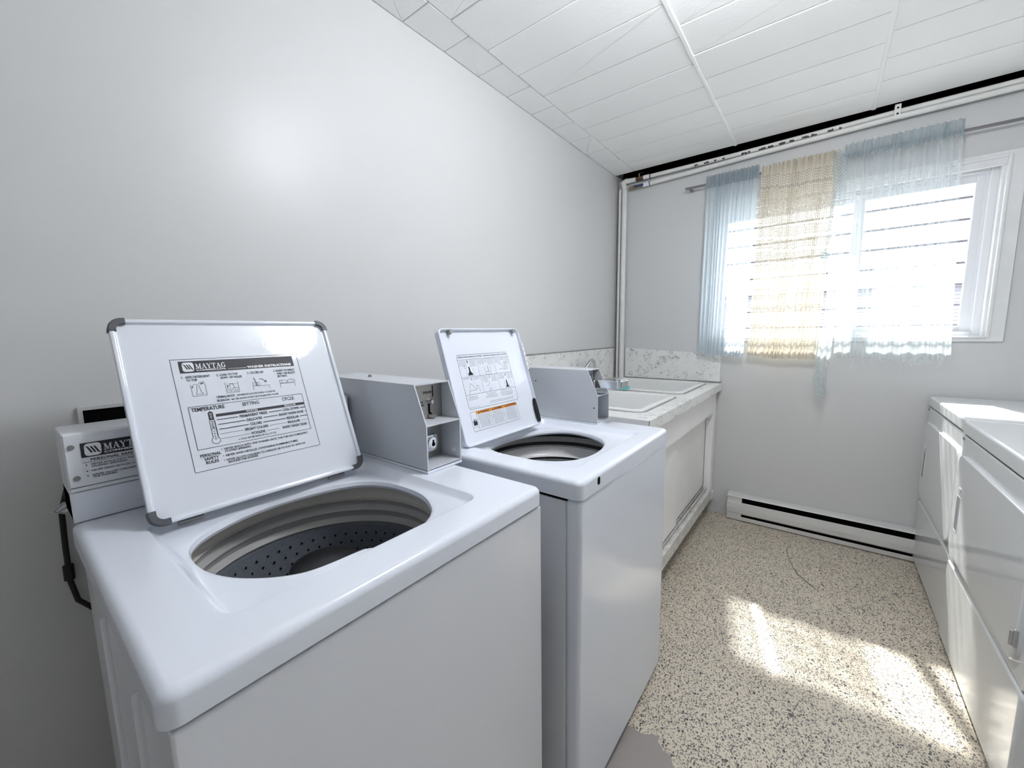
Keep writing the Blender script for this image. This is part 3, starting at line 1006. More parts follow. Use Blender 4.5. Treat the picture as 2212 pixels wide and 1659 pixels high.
# ------------------------------------------------------------------ washer in front
def washer_front():
    X0, X1, Y0, Y1 = 0.205, 0.826, -2.952, -2.288
    ZT, ZL = 0.930, 0.890
    W = thing('washing_machine', (0.52, -2.62, 0.0), 'nearest white top-loading washer with black and white instruction panel inside its open lid', 'washing machine', 'coin operated top loading washers')
    # cabinet
    obj('cabinet', shell(0.13, 0.808, Y0 + 0.014, Y1 - 0.006, 0.018, 0.872), M['enamel_soft'], W)
    obj('front_panel', bx(0.760, 0.823, Y0 + 0.008, Y1 - 0.002, 0.020, 0.8838, 0.004, 3), M['enamel_soft'], W)
    obj('side_rib', bx(0.60, 0.612, Y0 + 0.006, Y0 + 0.02, 0.06, 0.80, 0.005, 3), M['enamel_soft'], W)
    obj('side_rib', bx(0.36, 0.372, Y0 + 0.006, Y0 + 0.02, 0.06, 0.80, 0.005, 3), M['enamel_soft'], W)
    obj('deck_seam', shell(0.15, 0.812, Y0 + 0.016, Y1 - 0.008, 0.860, 0.8895, 0.012), M['dark'], W, smooth=0)
    for fx, fy in ((0.19, Y0 + 0.06), (0.19, Y1 - 0.06), (0.77, Y0 + 0.06), (0.77, Y1 - 0.06)):
        obj('foot', lathe(B(), (fx, fy), [(0.018, 0.0), (0.018, 0.012), (0.008, 0.013), (0.008, 0.03)], 14, True), M['black'], W)
    hole = [(0.488, -2.842), (0.554, -2.842), (0.610, -2.824), (0.648, -2.798), (0.676, -2.770), (0.693, -2.741), (0.698, -2.698), (0.700, -2.660), (0.703, -2.652), (0.719, -2.638), (0.721, -2.618), (0.722, -2.575),
            (0.716, -2.540), (0.694, -2.501), (0.664, -2.474), (0.606, -2.446), (0.542, -2.441), (0.470, -2.446), (0.412, -2.480), (0.385, -2.530), (0.373, -2.575), (0.366, -2.636), (0.368, -2.690), (0.380, -2.738), (0.412, -2.800), (0.450, -2.832)]
    hole = [(0.20 + (x - 0.20), y) for x, y in hole]
    obj('deck', deck_mesh(X0, X1, Y0, Y1, ZT, ZL, (0.335, 0.748, -2.872, -2.412), hole, 0.018, rr=0.014, cr=0.019), M['enamel'], W)
    C = (0.535, -2.640)
    obj('tub_cover', lathe(B(), C, [(0.222, 0.906), (0.243, 0.900), (0.247, 0.880), (0.244, 0.862), (0.236, 0.852), (0.228, 0.850)], 72), M['tubwhite'], W)
    rg = B()
    pr = []
    for k, (r, z) in enumerate([(0.228, 0.850), (0.232, 0.846), (0.234, 0.836), (0.228, 0.830), (0.226, 0.824), (0.232, 0.818), (0.235, 0.806), (0.229, 0.799), (0.226, 0.794), (0.231, 0.788)]):
        pr.append((r, z))
    lathe(rg, C, pr, 72)
    obj('balance_ring', rg, M['tubring'], W)
    bk = obj('basket', lathe(B(), C, [(0.231, 0.788), (0.228, 0.780), (0.227, 0.70), (0.224, 0.55), (0.20, 0.50), (0.05, 0.49), (0.001, 0.49)], 72), M['basket'], W)
    bm = B()
    for row in range(11):
        z = 0.762 - row * 0.0215
        for k in range(56):
            a = 2 * PI * (k + 0.5 * (row % 2)) / 56
            r = 0.2262 - (0.762 - z) * 0.012
            ct = Vector((C[0] + r * math.cos(a), C[1] + r * math.sin(a), z))
            t = Vector((-math.sin(a), math.cos(a), 0)); u = Vector((0, 0, 1))
            bm.faces.new([bm.verts.new(ct + t * 0.0027 * math.cos(q * PI / 3) + u * 0.0031 * math.sin(q * PI / 3)) for q in range(6)])
    h = obj('drain_holes', bm, M['dark'], bk, smooth=0)
    h['kind'] = 'stuff'
    ag = B()
    lathe(ag, C, [(0.001, 0.826), (0.045, 0.824), (0.064, 0.816), (0.073, 0.800), (0.074, 0.70), (0.080, 0.60), (0.12, 0.53), (0.17, 0.51), (0.17, 0.495)], 40)
    obj('agitator', ag, M['agit'], W)
    # lid
    fr = lid_frame(0.372, 0.935, 0.222, 1.302, -2.867)
    lid = obj('lid', lid_mesh(fr, -0.002, 0.419, -0.004, 0.400, 0.022), M['lidpaint'], W)
    for k in range(4):
        obj('corner_bumper', corner_bumper(fr, -0.002, 0.419, -0.004, 0.400, 0.022, k, run=0.007 if k > 1 else 0.003), M['seal'], lid)
    O, U, V, N = fr
    def mp(a, b, d): return O + U * a + V * b + N * d
    for a in (0.06, 0.355):
        bm = B(); tube(bm, [mp(a - 0.02, -0.007, -0.020), mp(a + 0.02, -0.007, -0.020)], 0.0045, 10)
        obj('hinge', bm, M['zinc'], lid)
    P = Print(fr[0], U, V, N)
    i = 'ink'
    P.path([(0.0778, 0.0765), (0.3260, 0.0765), (0.3260, 0.3130), (0.0778, 0.3130)], 0.0009, i, 1, True)
    P.rect(0.0900, 0.2827, 0.3145, 0.3085, i, 1)
    maytag_badge(P, 0.0952, 0.2855, 0.1148, 0.3058, i, 'paper', 2)
    maytag_word(P, 0.1172, 0.2905, 0.1720, 0.3020, 'paper', 2)
    P.text('COMMERCIAL', 0.1176, 0.2860, 0.1716, 0.0030, 'paper', 2, 0.03)
    P.line((0.1748, 0.2866), (0.2106, 0.2866), 0.0007, 'paper', 2)
    P.text('WASHER INSTRUCTIONS', 0.2121, 0.2850, 0.3077, 0.0050, 'paper', 2, 0.03)
    P.text('1.', 0.0902, 0.2714, 0.0930, 0.0046); P.text('ADD DETERGENT', 0.0962, 0.2714, 0.1387, 0.0046)
    P.text('TO TUB', 0.0967, 0.2646, 0.1150, 0.0046)
    P.text('2.', 0.1507, 0.2712, 0.1540, 0.0046); P.text('LOAD TO TOP', 0.1566, 0.2712, 0.1904, 0.0046)
    P.text('ROW  OF HOLES', 0.1574, 0.2644, 0.1973, 0.0046)
    P.text('3.', 0.2098, 0.2710, 0.2130, 0.0046); P.text('CLOSE LID', 0.2156, 0.2710, 0.2430, 0.0046)
    P.text('4.', 0.2644, 0.2708, 0.2676, 0.0046); P.text('INSERT PAYMENT', 0.2700, 0.2708, 0.3126, 0.0046)
    P.text('AND / OR SELECT', 0.2705, 0.2636, 0.3128, 0.0046); P.text('SETTING', 0.2705, 0.2566, 0.2920, 0.0046)
    t = 0.0006
    # pictogram 1: tub, pouring hand
    P.path([(0.1019, 0.2570), (0.1024, 0.2318), (0.1265, 0.2318), (0.1267, 0.2570)], t)
    P.path([(0.1120, 0.2535), (0.1105, 0.2400), (0.1085, 0.2350), (0.1210, 0.2350), (0.1180, 0.2400), (0.1160, 0.2535)], t)
    P.path([(0.1120, 0.2535), (0.1160, 0.2535)], t)
    P.path([(0.1045, 0.2500), (0.1052, 0.2545), (0.1085, 0.2575), (0.1120, 0.2560), (0.1160, 0.2575), (0.1190, 0.2615), (0.1250, 0.2620), (0.1262, 0.2590), (0.1225, 0.2570), (0.1180, 0.2560)], t)
    P.poly([(0.1030, 0.2525), (0.1062, 0.2535), (0.1042, 0.2488)], i, 1); P.poly([(0.1185, 0.2585), (0.1235, 0.2600), (0.1245, 0.2585), (0.1195, 0.2570)], i, 1)
    # pictogram 2: loaded tub
    P.path([(0.1621, 0.2560), (0.1616, 0.2316), (0.1864, 0.2316), (0.1866, 0.2560)], t)
    for k in range(10): P.line((0.1632 + k * 0.0023, 0.2515), (0.1644 + k * 0.0023, 0.2515), t)
    P.path([(0.1700, 0.2430), (0.1710, 0.2520), (0.1765, 0.2520), (0.1780, 0.2430)], t)
    P.path([(0.1620, 0.2385), (0.1660, 0.2410), (0.1700, 0.2395), (0.1740, 0.2415), (0.1800, 0.2425), (0.1864, 0.2400)], t)
    P.path([(0.1620, 0.2340), (0.1680, 0.2372), (0.1720, 0.2345), (0.1700, 0.2325)], t); P.path([(0.1730, 0.2380), (0.1790, 0.2390), (0.1850, 0.2350)], t)
    P.path([(0.1740, 0.2325), (0.1780, 0.2350), (0.1840, 0.2325)], t)
    P.rect(0.1652, 0.2435, 0.1668, 0.2470); P.poly([(0.1643, 0.2468), (0.1677, 0.2468), (0.1660, 0.2495)])
    # pictogram 3: closing lid
    P.path([(0.2146, 0.2316), (0.2149, 0.2405), (0.2486, 0.2403), (0.2486, 0.2319)], t); P.line((0.2149, 0.2422), (0.2300, 0.2420), t)
    P.path([(0.2149, 0.2422), (0.2152, 0.2495), (0.2200, 0.2495), (0.2215, 0.2420)], t); P.path([(0.2220, 0.2420), (0.2255, 0.2495), (0.2280, 0.2495), (0.2300, 0.2420)], t)
    P.path([(0.2190, 0.2610), (0.2235, 0.2420)], t); P.path([(0.2200, 0.2612), (0.2250, 0.2420)], t)
    P.path([(0.2300, 0.2570), (0.2350, 0.2565), (0.2390, 0.2540), (0.2420, 0.2505)], 0.0012); P.poly([(0.2400, 0.2502), (0.2448, 0.2525), (0.2438, 0.2472)])
    # pictogram 4: pressing a setting
    P.path([(0.2725, 0.2310), (0.2725, 0.2400), (0.3060, 0.2400), (0.3058, 0.2312)], t); P.line((0.2725, 0.2415), (0.3060, 0.2415), t)
    P.path([(0.2725, 0.2415), (0.2725, 0.2490), (0.2860, 0.2490), (0.2885, 0.2415)], t); P.line((0.2760, 0.2490), (0.2785, 0.2415), t)
    P.path([(0.2890, 0.2450), (0.2930, 0.2490), (0.2980, 0.2510), (0.3060, 0.2480), (0.3080, 0.2440), (0.2990, 0.2480), (0.2960, 0.2470)], t); P.poly([(0.2885, 0.2442), (0.2915, 0.2470), (0.2920, 0.2445)])
    P.text('UNBALANCE:', 0.1414, 0.2224, 0.1755, 0.0046); P.text('DISTRIBUTE CLOTHES EVENLY, CLOSE LID', 0.1790, 0.2224, 0.2574, 0.0036, bold=0.012)
    P.text('BLEACH:', 0.1412, 0.2146, 0.1640, 0.0046); P.text('MAY BE ADDED AFTER TUB IS FILLED WITH WATER', 0.1672, 0.2146, 0.2628, 0.0036, bold=0.012)
    P.path([(0.0898, 0.1200), (0.3150, 0.1200), (0.3150, 0.2097), (0.0898, 0.2097)], 0.0009, i, 1, True)
    P.text('TEMPERATURE', 0.0935, 0.1992, 0.1515, 0.0075, bold=0.025); P.text('SETTING', 0.1850, 0.1985, 0.2180, 0.0075, bold=0.01); P.text('CYCLE', 0.2673, 0.1982, 0.2939, 0.0075, bold=0.01)
    P.rect(0.1327, 0.1824, 0.3140, 0.1884)
    P.text('WHITES', 0.1885, 0.1834, 0.2120, 0.0042, 'paper', 2); P.text('REGULAR', 0.2690, 0.1834, 0.2950, 0.0042, 'paper', 2)
    for nm, a, b, v, lw, la, lb, nm2, c, d, e in (
        ('PERMANENT PRESS', 0.1742, 0.2295, 0.1732, 0.0016, 0.2326, 0.2600, 'COOL- DOWN', 0.2622, 0.2993, 0.3024),
        ('DELICATES', 0.1863, 0.2167, 0.1630, 0.0016, 0.2196, 0.2500, 'SHORT WASH/ SOAK', 0.2524, 0.3090, 0.3122),
        ('COLORS', 0.1901, 0.2136, 0.1524, 0.0016, 0.2166, 0.2650, 'REGULAR', 0.2673, 0.2948, 0.2970),
        ('BRIGHT COLORS', 0.1787, 0.2249, 0.1424, 0.0006, 0.2275, 0.2650, 'REGULAR', 0.2673, 0.2948, 0.2970),
        ('WOOLENS', 0.1881, 0.2163, 0.1320, 0.0006, 0.2190, 0.2460, 'SHORT WASH/ SOAK', 0.2529, 0.3091, 0.3125)):
        P.text(nm, a, v, b, 0.0056); P.text(nm2, c, v, d, 0.0056)
        P.line((0.1329, v + 0.0026), (a - 0.0026, v + 0.0026), lw); P.line((la, v + 0.0026), (lb, v + 0.0026), lw); P.line((e, v + 0.0026), (0.3145, v + 0.0026), lw)
    P.disc(0.1632, 0.1266, 0.0009); P.text('COLD WATER RINSE ON ALL CYCLES', 0.1660, 0.1248, 0.2376, 0.0036, bold=0.012)
    # thermometer
    ths = [(0.1195 + 0.0044 + 0.0044 * math.cos(a), 0.1915 + 0.0044 * math.sin(a)) for a in [PI * k / 8 for k in range(9)]]
    P.poly([(0.1283, 0.1770)] + ths + [(0.1195, 0.1770)], i, 1)
    P.path([(0.1195, 0.1770), (0.1195, 0.1420)], 0.0009); P.path([(0.1283, 0.1770), (0.1283, 0.1420)], 0.0016)
    P.path([(0.1195, 0.1560), (0.1210, 0.1580), (0.1268, 0.1580), (0.1283, 0.1560)], 0.0007); P.path([(0.1197, 0.1755), (0.1212, 0.1768), (0.1266, 0.1768), (0.1281, 0.1755)], 0.0007, 'paper', 2)
    bulb = [(0.1236 + 0.0074 * math.cos(a), 0.1335 + 0.0074 * math.sin(a)) for a in [math.radians(125 + k * 290 / 18) for k in range(19)]]
    P.path([(0.1195, 0.1420)] + bulb + [(0.1283, 0.1420)], 0.0009)
    for s, v0, mm, ll in (('HOT', 0.1888, 'paper', 2), ('WARM', 0.1722, i, 1), ('COLD', 0.1512, i, 1)):
        for k, ch in enumerate(s):
            P.text(ch, 0.1222, v0 - k * (0.0046 if len(s) == 3 else 0.0042 if s == 'WARM' else 0.0054), 0.1256, 0.0034, mm, ll)
    P.text('PERSONAL', 0.0912, 0.1042, 0.1265, 0.0056); P.text('SAFETY', 0.0966, 0.0965, 0.1215, 0.0056); P.text('RULES', 0.0983, 0.0888, 0.1200, 0.0056)
    for v in (0.1128, 0.0985, 0.0893): P.disc(0.1292, v, 0.0009)
    P.text('NEVER REACH INTO THE WASHER UNTIL THE TUB HAS COMPLETELY', 0.1334, 0.1104, 0.3058, 0.0042, bold=0.015)
    P.text('STOPPED SPINNING.', 0.1334, 0.1050, 0.1829, 0.0042, bold=0.015)
    P.text('NEVER WASH ARTICLES CONTAINING FLAMMABLE FUMES.', 0.1333, 0.0963, 0.2791, 0.0042, bold=0.015)
    P.text('NEVER ALLOW CHILDREN TO OPERATE OR TO PLAY IN, WITH OR', 0.1329, 0.0868, 0.2935, 0.0042, bold=0.015)
    P.text('AROUND THE WASHER.', 0.1343, 0.0816, 0.1916, 0.0042, bold=0.015)
    q = P.done('instruction_panel', lid)
    q['label'] = 'printed black washer instruction panel'
    # rear console
    cs = obj('console', bx(0.115, 0.226, -2.949, -2.395, 0.932, 1.0990, 0.004, 2), M['enamel_soft'], W)
    obj('console_foot', bx(0.116, 0.2295, -2.949, -2.397, 0.9315, 0.9880, 0.002, 2), M['enamel'], cs)
    pl = obj('console_plate', bx(0.222, 0.2310, -2.947, -2.397, 0.9900, 1.0970, 0.0015, 2), M['enamel_soft'], cs)
    for s in ((0.010, 0.144), (0.012, 0.085)):
        y, z = -2.949 + s[0], 0.93 + s[1]
        bm = B()
        tube(bm, [(0.2312, y, z), (0.2345, y, z)], [0.0048, 0.0036], 14)
        obj('screw', bm, M['zinc'], cs)
    P = Print((0.2312, -2.949, 0.93), (0, 1, 0), (0, 0, 1), (1, 0, 0))
    P.rect(0.0215, 0.1215, 0.1900, 0.1490)
    maytag_badge(P, 0.0262, 0.1235, 0.0485, 0.1470, i, 'paper', 2)
    maytag_word(P, 0.0515, 0.1305, 0.1140, 0.1430, 'paper', 2)
    P.text('COMMERCIAL', 0.0515, 0.1247, 0.1140, 0.0038, 'paper', 2, 0.03)
    P.text('PERSONAL SAFETY RULES', 0.0320, 0.1140, 0.1260, 0.0044, slant=0.2)
    P.line((0.0220, 0.1118), (0.1700, 0.1118), 0.0007)
    for v in (0.1070, 0.0955, 0.0866): P.disc(0.0262, v, 0.0011)
    P.text('NEVER REACH INTO THE WASHER UNTIL THE TUB HAS', 0.0325, 0.1058, 0.1640, 0.0030); P.text('STOPPED SPINNING.', 0.0325, 0.1012, 0.0830, 0.0030)
    P.text('NEVER WASH ARTICLES CONTAINING FLAMMABLE FUMES.', 0.0325, 0.0938, 0.1640, 0.0030)
    P.text('NEVER ALLOW CHILDREN TO OPERATE OR TO PLAY IN', 0.0325, 0.0852, 0.1640, 0.0030); P.text('THE WASHER.', 0.0325, 0.0812, 0.0660, 0.0030)
    P.line((0.0020, 0.0680), (0.5400, 0.0680), 0.0012)
    P.done('console_print', cs)
    # coin box
    y0, y1 = -2.388, -2.272
    obj('coin_box_base', bx(0.085, 0.5585, y0 - 0.001, y1 + 0.001, 0.9305, 0.9365, 0.001, 1), M['enamel'], W)
    cb = coin_box(W, 0.088, 0.557, 0.517, y0, y1, 0.9385, 1.050, 1.1475, 0.492, 0.482)
    obj('seam', bx(0.090, 0.553, y0 + 0.002, y1 - 0.002, 0.9363, 0.9388), M['dark'], cb, smooth=0)
    fp = obj('face_plate', bx(0.488, 0.492, y0 + 0.004, y1 - 0.004, 1.051, 1.1435), M['steel'], cb, smooth=0)
    P = Print((0.492, y0, 1.05), (0, 1, 0), (0, 0, 1), (1, 0, 0))
    P.rect(0.022, 0.056, 0.0250, 0.086, 'dark'); P.rect(0.079, 0.056, 0.0822, 0.086, 'dark')
    P.text('DOLLARS', 0.049, 0.067, 0.0765, 0.0058); P.text('COIN', 0.032, 0.043, 0.047, 0.0050); P.text('RETURN', 0.028, 0.035, 0.050, 0.0050)
    P.poly([(0.064, 0.040), (0.0705, 0.040), (0.0705, 0.018), (0.078, 0.009), (0.068, 0.006), (0.064, 0.016)], 'dark')
    P.done('plate_print', cb)
    bm = B()
    kc = (y0 + 0.0665, 1.05 + 0.046)
    tube(bm, [(0.492, kc[0], kc[1]), (0.503, kc[0], kc[1]), (0.508, kc[0], kc[1]), (0.509, kc[0], kc[1])], [0.0068, 0.0068, 0.005, 0.001], 16)
    obj('return_button', bm, M['chrome'], cb)
    bm = B()
    tube(bm, [(0.493, y0 + 0.066, 1.0565), (0.502, y0 + 0.072, 1.0555), (0.508, y0 + 0.078, 1.058)], [0.005, 0.0052, 0.003], 10)
    obj('coin_cup', bm, M['steel'], cb)
    lx = 0.4822
    lp = obj('lock_plate', bx(lx, lx + 0.003, y0 + 0.004, y1 - 0.004, 0.9425, 1.046), M['steel'], cb, smooth=0)
    bm = B()
    lc = (y0 + 0.062, 0.987)
    slab(bm, rrect(lc[0] - 0.021, lc[0] + 0.021, lc[1] - 0.023, lc[1] + 0.023, 0.008, 5), lambda a, b, d: Vector((d, a, b)), lx + 0.003, lx + 0.022, 0.004, 3)
    obj('lock_housing', bm, M['chrome'], cb)
    bm = B()
    tube(bm, [(lx + 0.021, lc[0], lc[1]), (lx + 0.027, lc[0], lc[1]), (lx + 0.028, lc[0], lc[1])], [0.0165, 0.0165, 0.014], 24)
    obj('lock_face', bm, M['chrome'], cb)
    P = Print((lx + 0.0282, lc[0], lc[1]), (0, 1, 0), (0, 0, 1), (1, 0, 0))
    P.disc(0, -0.003, 0.0052, 'dark', 1, 16); P.poly([(-0.0035, -0.002), (0.0035, -0.002), (0.0018, 0.0095), (-0.0018, 0.0095)], 'dark', 1)
    P.done('keyhole', cb)
    bm = B()
    tube(bm, [(lx + 0.003, y0 + 0.082, 0.957), (lx + 0.006, y0 + 0.082, 0.957)], [0.009, 0.007], 16)
    obj('bolt_head', bm, M['steel'], cb)
    bm = B()
    tube(bm, [(0.245, -2.33, 1.147), (0.245, -2.33, 1.1535)], [0.006, 0.004], 10)
    obj('top_screw', bm, M['zinc'], cb)
    bm = B()
    tube(bm, [(0.533, y1 - 0.0036, 0.962), (0.533, y1 - 0.0050, 0.962)], 0.006, 14)
    obj('side_plug', bm, M['ptape'], cb)
    return W
washer_front()

# ------------------------------------------------------------------ washer behind it, next to the sink counter
def washer_second():
    X0, X1, Y0, Y1 = 0.27, 0.887, -2.224, -1.576
    ZT, ZL = 0.930, 0.884
    W = thing('washing_machine', (0.58, -1.90, 0.0), 'white top-loading washer with orange warning label inside its lid, beside the sink counter', 'washing machine', 'coin operated top loading washers')
    obj('cabinet', shell(0.19, 0.843, Y0 + 0.010, Y1 - 0.006, 0.018, 0.872), M['enamel_soft'], W)
    obj('front_panel', bx(0.842, 0.884, Y0 + 0.006, Y1 - 0.002, 0.020, 0.880, 0.012, 4), M['enamel'], W)
    obj('deck_seam', shell(0.20, 0.872, Y0 + 0.014, Y1 - 0.010, 0.858, 0.8838, 0.012), M['dark'], W, smooth=0)
    for fx, fy in ((0.25, Y0 + 0.06), (0.25, Y1 - 0.06), (0.83, Y0 + 0.06), (0.83, Y1 - 0.06)):
        obj('foot', lathe(B(), (fx, fy), [(0.018, 0.0), (0.018, 0.012), (0.008, 0.013), (0.008, 0.03)], 14, True), M['black'], W)
    hole = [(0.470, -2.060), (0.520, -2.084), (0.602, -2.088), (0.680, -2.080), (0.735, -2.050), (0.764, -2.001), (0.775, -1.942), (0.772, -1.882), (0.755, -1.815), (0.715, -1.762), (0.657, -1.728), (0.587, -1.716), (0.535, -1.737), (0.490, -1.790), (0.466, -1.860), (0.458, -1.930), (0.458, -2.000)]
    obj('deck', deck_mesh(X0, X1, Y0, Y1, ZT, ZL, (0.425, 0.826, -2.146, -1.684), hole, 0.020, rr=0.013, cr=0.022), M['enamel'], W)
    bm = B()
    slab(bm, rrect(-2.139, -2.125, 0.898, 0.918, 0.006, 5), lambda a, b, d: Vector((d, a, b)), 0.880, 0.8876, 0.0002, 1)
    obj('lock_hole', bm, M['dark'], W)
    C = (0.62, -1.905)
    obj('tub_cover', lathe(B(), C, [(0.236, 0.890), (0.252, 0.884), (0.252, 0.866)], 72), M['black'], W)  # black band paints in the shadow under the deck rim
    obj('tub_wall', lathe(B(), C, [(0.250, 0.866), (0.246, 0.846)], 72), M['tubring'], W)
    obj('ring_gap', lathe(B(), C, [(0.246, 0.847), (0.240, 0.834)], 72), M['black'], W)
    obj('tub_rim', lathe(B(), C, [(0.240, 0.836), (0.230, 0.838), (0.220, 0.834), (0.210, 0.812), (0.204, 0.806), (0.196, 0.808), (0.190, 0.803)], 72), M['tubpale'], W)
    obj('ring_gap', lathe(B(), C, [(0.191, 0.804), (0.198, 0.792)], 72), M['black'], W)
    obj('balance_ring', lathe(B(), C, [(0.198, 0.793), (0.202, 0.775), (0.198, 0.752), (0.190, 0.748)], 72), M['tubpale'], W)
    obj('basket', lathe(B(), C, [(0.205, 0.748), (0.21, 0.70), (0.205, 0.52), (0.001, 0.50)], 60), M['tubring'], W)
    obj('agitator', lathe(B(), C, [(0.001, 0.74), (0.045, 0.738), (0.05, 0.72), (0.055, 0.62), (0.12, 0.54), (0.16, 0.52)], 36), M['agit'], W)
    bm = B()
    box(bm, 0.430, 0.462, -2.075, -2.02, 0.868, 0.886, 0.003)
    obj('lid_switch', bm, M['black'], W)
    # lid
    fr = lid_frame(0.475, 0.935, 0.365, 1.287, -2.159)
    O, U, V, N = fr
    def mp(a, b, d): return O + U * a + V * b + N * d
    u0, u1, v0, v1 = -0.020, 0.384, -0.006, 0.366
    lid = obj('lid', lid_mesh(fr, u0, u1, v0, v1, 0.020, thick=0.026, rim=0.006, deep=0.012), M['enamel'], W)
    for a in (0.030, 0.350):
        bm = B()
        tube(bm, [mp(a, v1 - 0.012, 0.004), mp(a, v1 - 0.012, 0.016)], [0.0075, 0.0075], 14)
        obj('lid_bumper', bm, M['grime_shade'], lid)
    bm = B()
    p0 = [(u1 - 0.007, 0.205), (u1 + 0.001, 0.205), (u1 + 0.001, 0.305), (u1 - 0.007, 0.305)]
    slab(bm, p0, lambda a, b, d: mp(a, b, d), 0.011, 0.0155)
    s = obj('hinge_strip', bm, M['ptape'], lid, smooth=0)
    for k in range(5):
        bm = B()
        q = mp(u1 - 0.003, 0.215 + k * 0.02, 0.0157)
        bm.faces.new([bm.verts.new(q + U * 0.0018 * math.cos(2 * PI * j / 8) + V * 0.0026 * math.sin(2 * PI * j / 8)) for j in range(8)])
        obj('strip_hole', bm, M['dark'], lid, smooth=0)
    bm = B()
    slab(bm, chaikin([(u1 - 0.016, 0.006), (u1 - 0.003, 0.006), (u1 - 0.003, 0.088), (u1 - 0.012, 0.096), (u1 - 0.018, 0.06)], 1), lambda a, b, d: mp(a, b, d), 0.004, 0.0132, 0.001, 2)
    obj('hinge_cover', bm, M['black'], lid)
    P = Print(O, U, V, N)
    i = 'inkl'
    F0, F1, G0, G1 = 0.0400, 0.2930, 0.1040, 0.2800
    P.path(rrect(F0, F1, G0, G1, 0.008, 4), 0.0009, 'ink', 1, True)
    P.text('OPERATING INSTRUCTIONS - INSTRUCTIONS POUR L\'USAGE', F0 + 0.004, 0.2705, F1 - 0.004, 0.0042, i, 1)
    r1, r2, r3 = 0.2640, 0.2065, 0.1500
    k1, k2 = 0.1265, 0.2110
    for v in (r1, r2, r3): P.line((F0, v), (F1, v), 0.0008, i)
    P.line((k1, r1), (k1, r3), 0.0007, i); P.line((k2, r1), (k2, r3), 0.0007, i)
    rr = random.Random(5)
    def fuzz(u, v, wd, n, cap=0.0024, gap=0.0046, m=i):
        words = ['load', 'add', 'tub', 'clothes', 'water', 'close lid', 'select', 'cycle', 'wash', 'insert coins', 'detergent', 'start']
        for k in range(n):
            ww = wd * rr.uniform(0.7, 1.0)
            s = ''
            while len(s) < ww / cap / 0.95:
                s += rr.choice(words) + ' '
            P.text(s.strip(), u + (wd - ww) / 2, v - k * gap, u + (wd + ww) / 2, cap, m, 1, 0.0)
    cells = [(F0, r1), (k1, r1), (k2, r1), (F0, r2), (k1, r2), (k2, r2)]
    for n, (u, v) in enumerate(cells):
        P.text(str(n + 1), u + 0.040, v - 0.0120, u + (0.0450 if n else 0.0435), 0.0095, i, 1, 0.0)
        fuzz(u + 0.004, v - 0.0055, 0.032, 1 if n == 3 else 4); fuzz(u + 0.049, v - 0.0050, 0.032, 2 if n == 3 else 5)
    t = 0.0007
    def at(n, pts): return [(cells[n][0] + a, cells[n][1] + b) for a, b in pts]
    # 1 tub with agitator and pouring cup
    P.path(at(0, [(0.028, -0.030), (0.028, -0.054), (0.060, -0.054), (0.060, -0.030)]), t, i)
    P.poly(at(0, [(0.041, -0.024), (0.046, -0.024), (0.048, -0.040), (0.055, -0.047), (0.055, -0.052), (0.034, -0.052), (0.034, -0.047), (0.041, -0.040)]), 'ink')
    P.path(at(0, [(0.022, -0.020), (0.030, -0.020), (0.031, -0.028), (0.023, -0.028)]), t, i, 1, True)
    # 2 loaded tub
    P.path(at(1, [(0.030, -0.030), (0.030, -0.056), (0.058, -0.056), (0.058, -0.030)]), t, i); P.path(at(1, [(0.034, -0.052), (0.040, -0.044), (0.046, -0.050), (0.046, -0.026), (0.049, -0.050), (0.055, -0.046)]), t, i)
    # 3 hand and dial
    P.path(at(2, [(0.016, -0.026), (0.030, -0.024), (0.040, -0.032), (0.048, -0.044), (0.044, -0.048), (0.036, -0.042), (0.020, -0.044)]), t, i); P.path(at(2, [(0.050, -0.022), (0.068, -0.022), (0.068, -0.046), (0.050, -0.046)]), t, i, 1, True)
    for k in range(4): P.line(*at(2, [(0.052, -0.027 - k * 0.005), (0.066, -0.025 - k * 0.005)]), t, i)
    # 4 lid closing
    P.path(at(3, [(0.018, -0.056), (0.020, -0.044), (0.056, -0.044), (0.060, -0.030), (0.066, -0.030), (0.070, -0.052)]), t, 'ink'); P.line(*at(3, [(0.056, -0.044), (0.032, -0.020)]), t, 'ink')
    P.path(at(3, [(0.032, -0.022), (0.027, -0.030), (0.026, -0.040)]), t, i)
    # 5 / 6
    P.path(at(4, [(0.016, -0.026), (0.030, -0.022), (0.036, -0.030), (0.030, -0.036), (0.018, -0.036)]), t, i); P.path(at(4, [(0.026, -0.052), (0.036, -0.044), (0.040, -0.050), (0.030, -0.056)]), t, i, 1, True)
    P.path(at(5, [(0.030, -0.030), (0.030, -0.054), (0.054, -0.054), (0.054, -0.030)]), t, 'ink'); P.poly(at(5, [(0.040, -0.026), (0.044, -0.026), (0.046, -0.044), (0.052, -0.052), (0.032, -0.052), (0.038, -0.044)]), 'ink')
    P.path(at(5, [(0.060, -0.028), (0.068, -0.034), (0.068, -0.048), (0.060, -0.054)]), t, i)
    fuzz(F0 + 0.004, r3 - 0.008, 0.052, 3); fuzz(F0 + 0.088, r3 - 0.006, 0.062, 4); fuzz(F0 + 0.165, r3 - 0.004, 0.070, 5); fuzz(F0 + 0.100, r3 - 0.034, 0.130, 2); fuzz(F0 + 0.004, G0 + 0.004, 0.048, 1)
    q = P.done('operating_label', lid); q['label'] = 'white operating label divided into six pictures'
    P = Print(O, U, V, N)
    A0, A1, B0, B1 = 0.0380, 0.2750, 0.0340, 0.0955
    P.path(rrect(A0, A1, B0, B1, 0.005, 4), 0.0008, 'ink', 1, True)
    P.rect(0.0640, 0.0860, A1 - 0.0004, B1 - 0.0003, 'orange', 1)
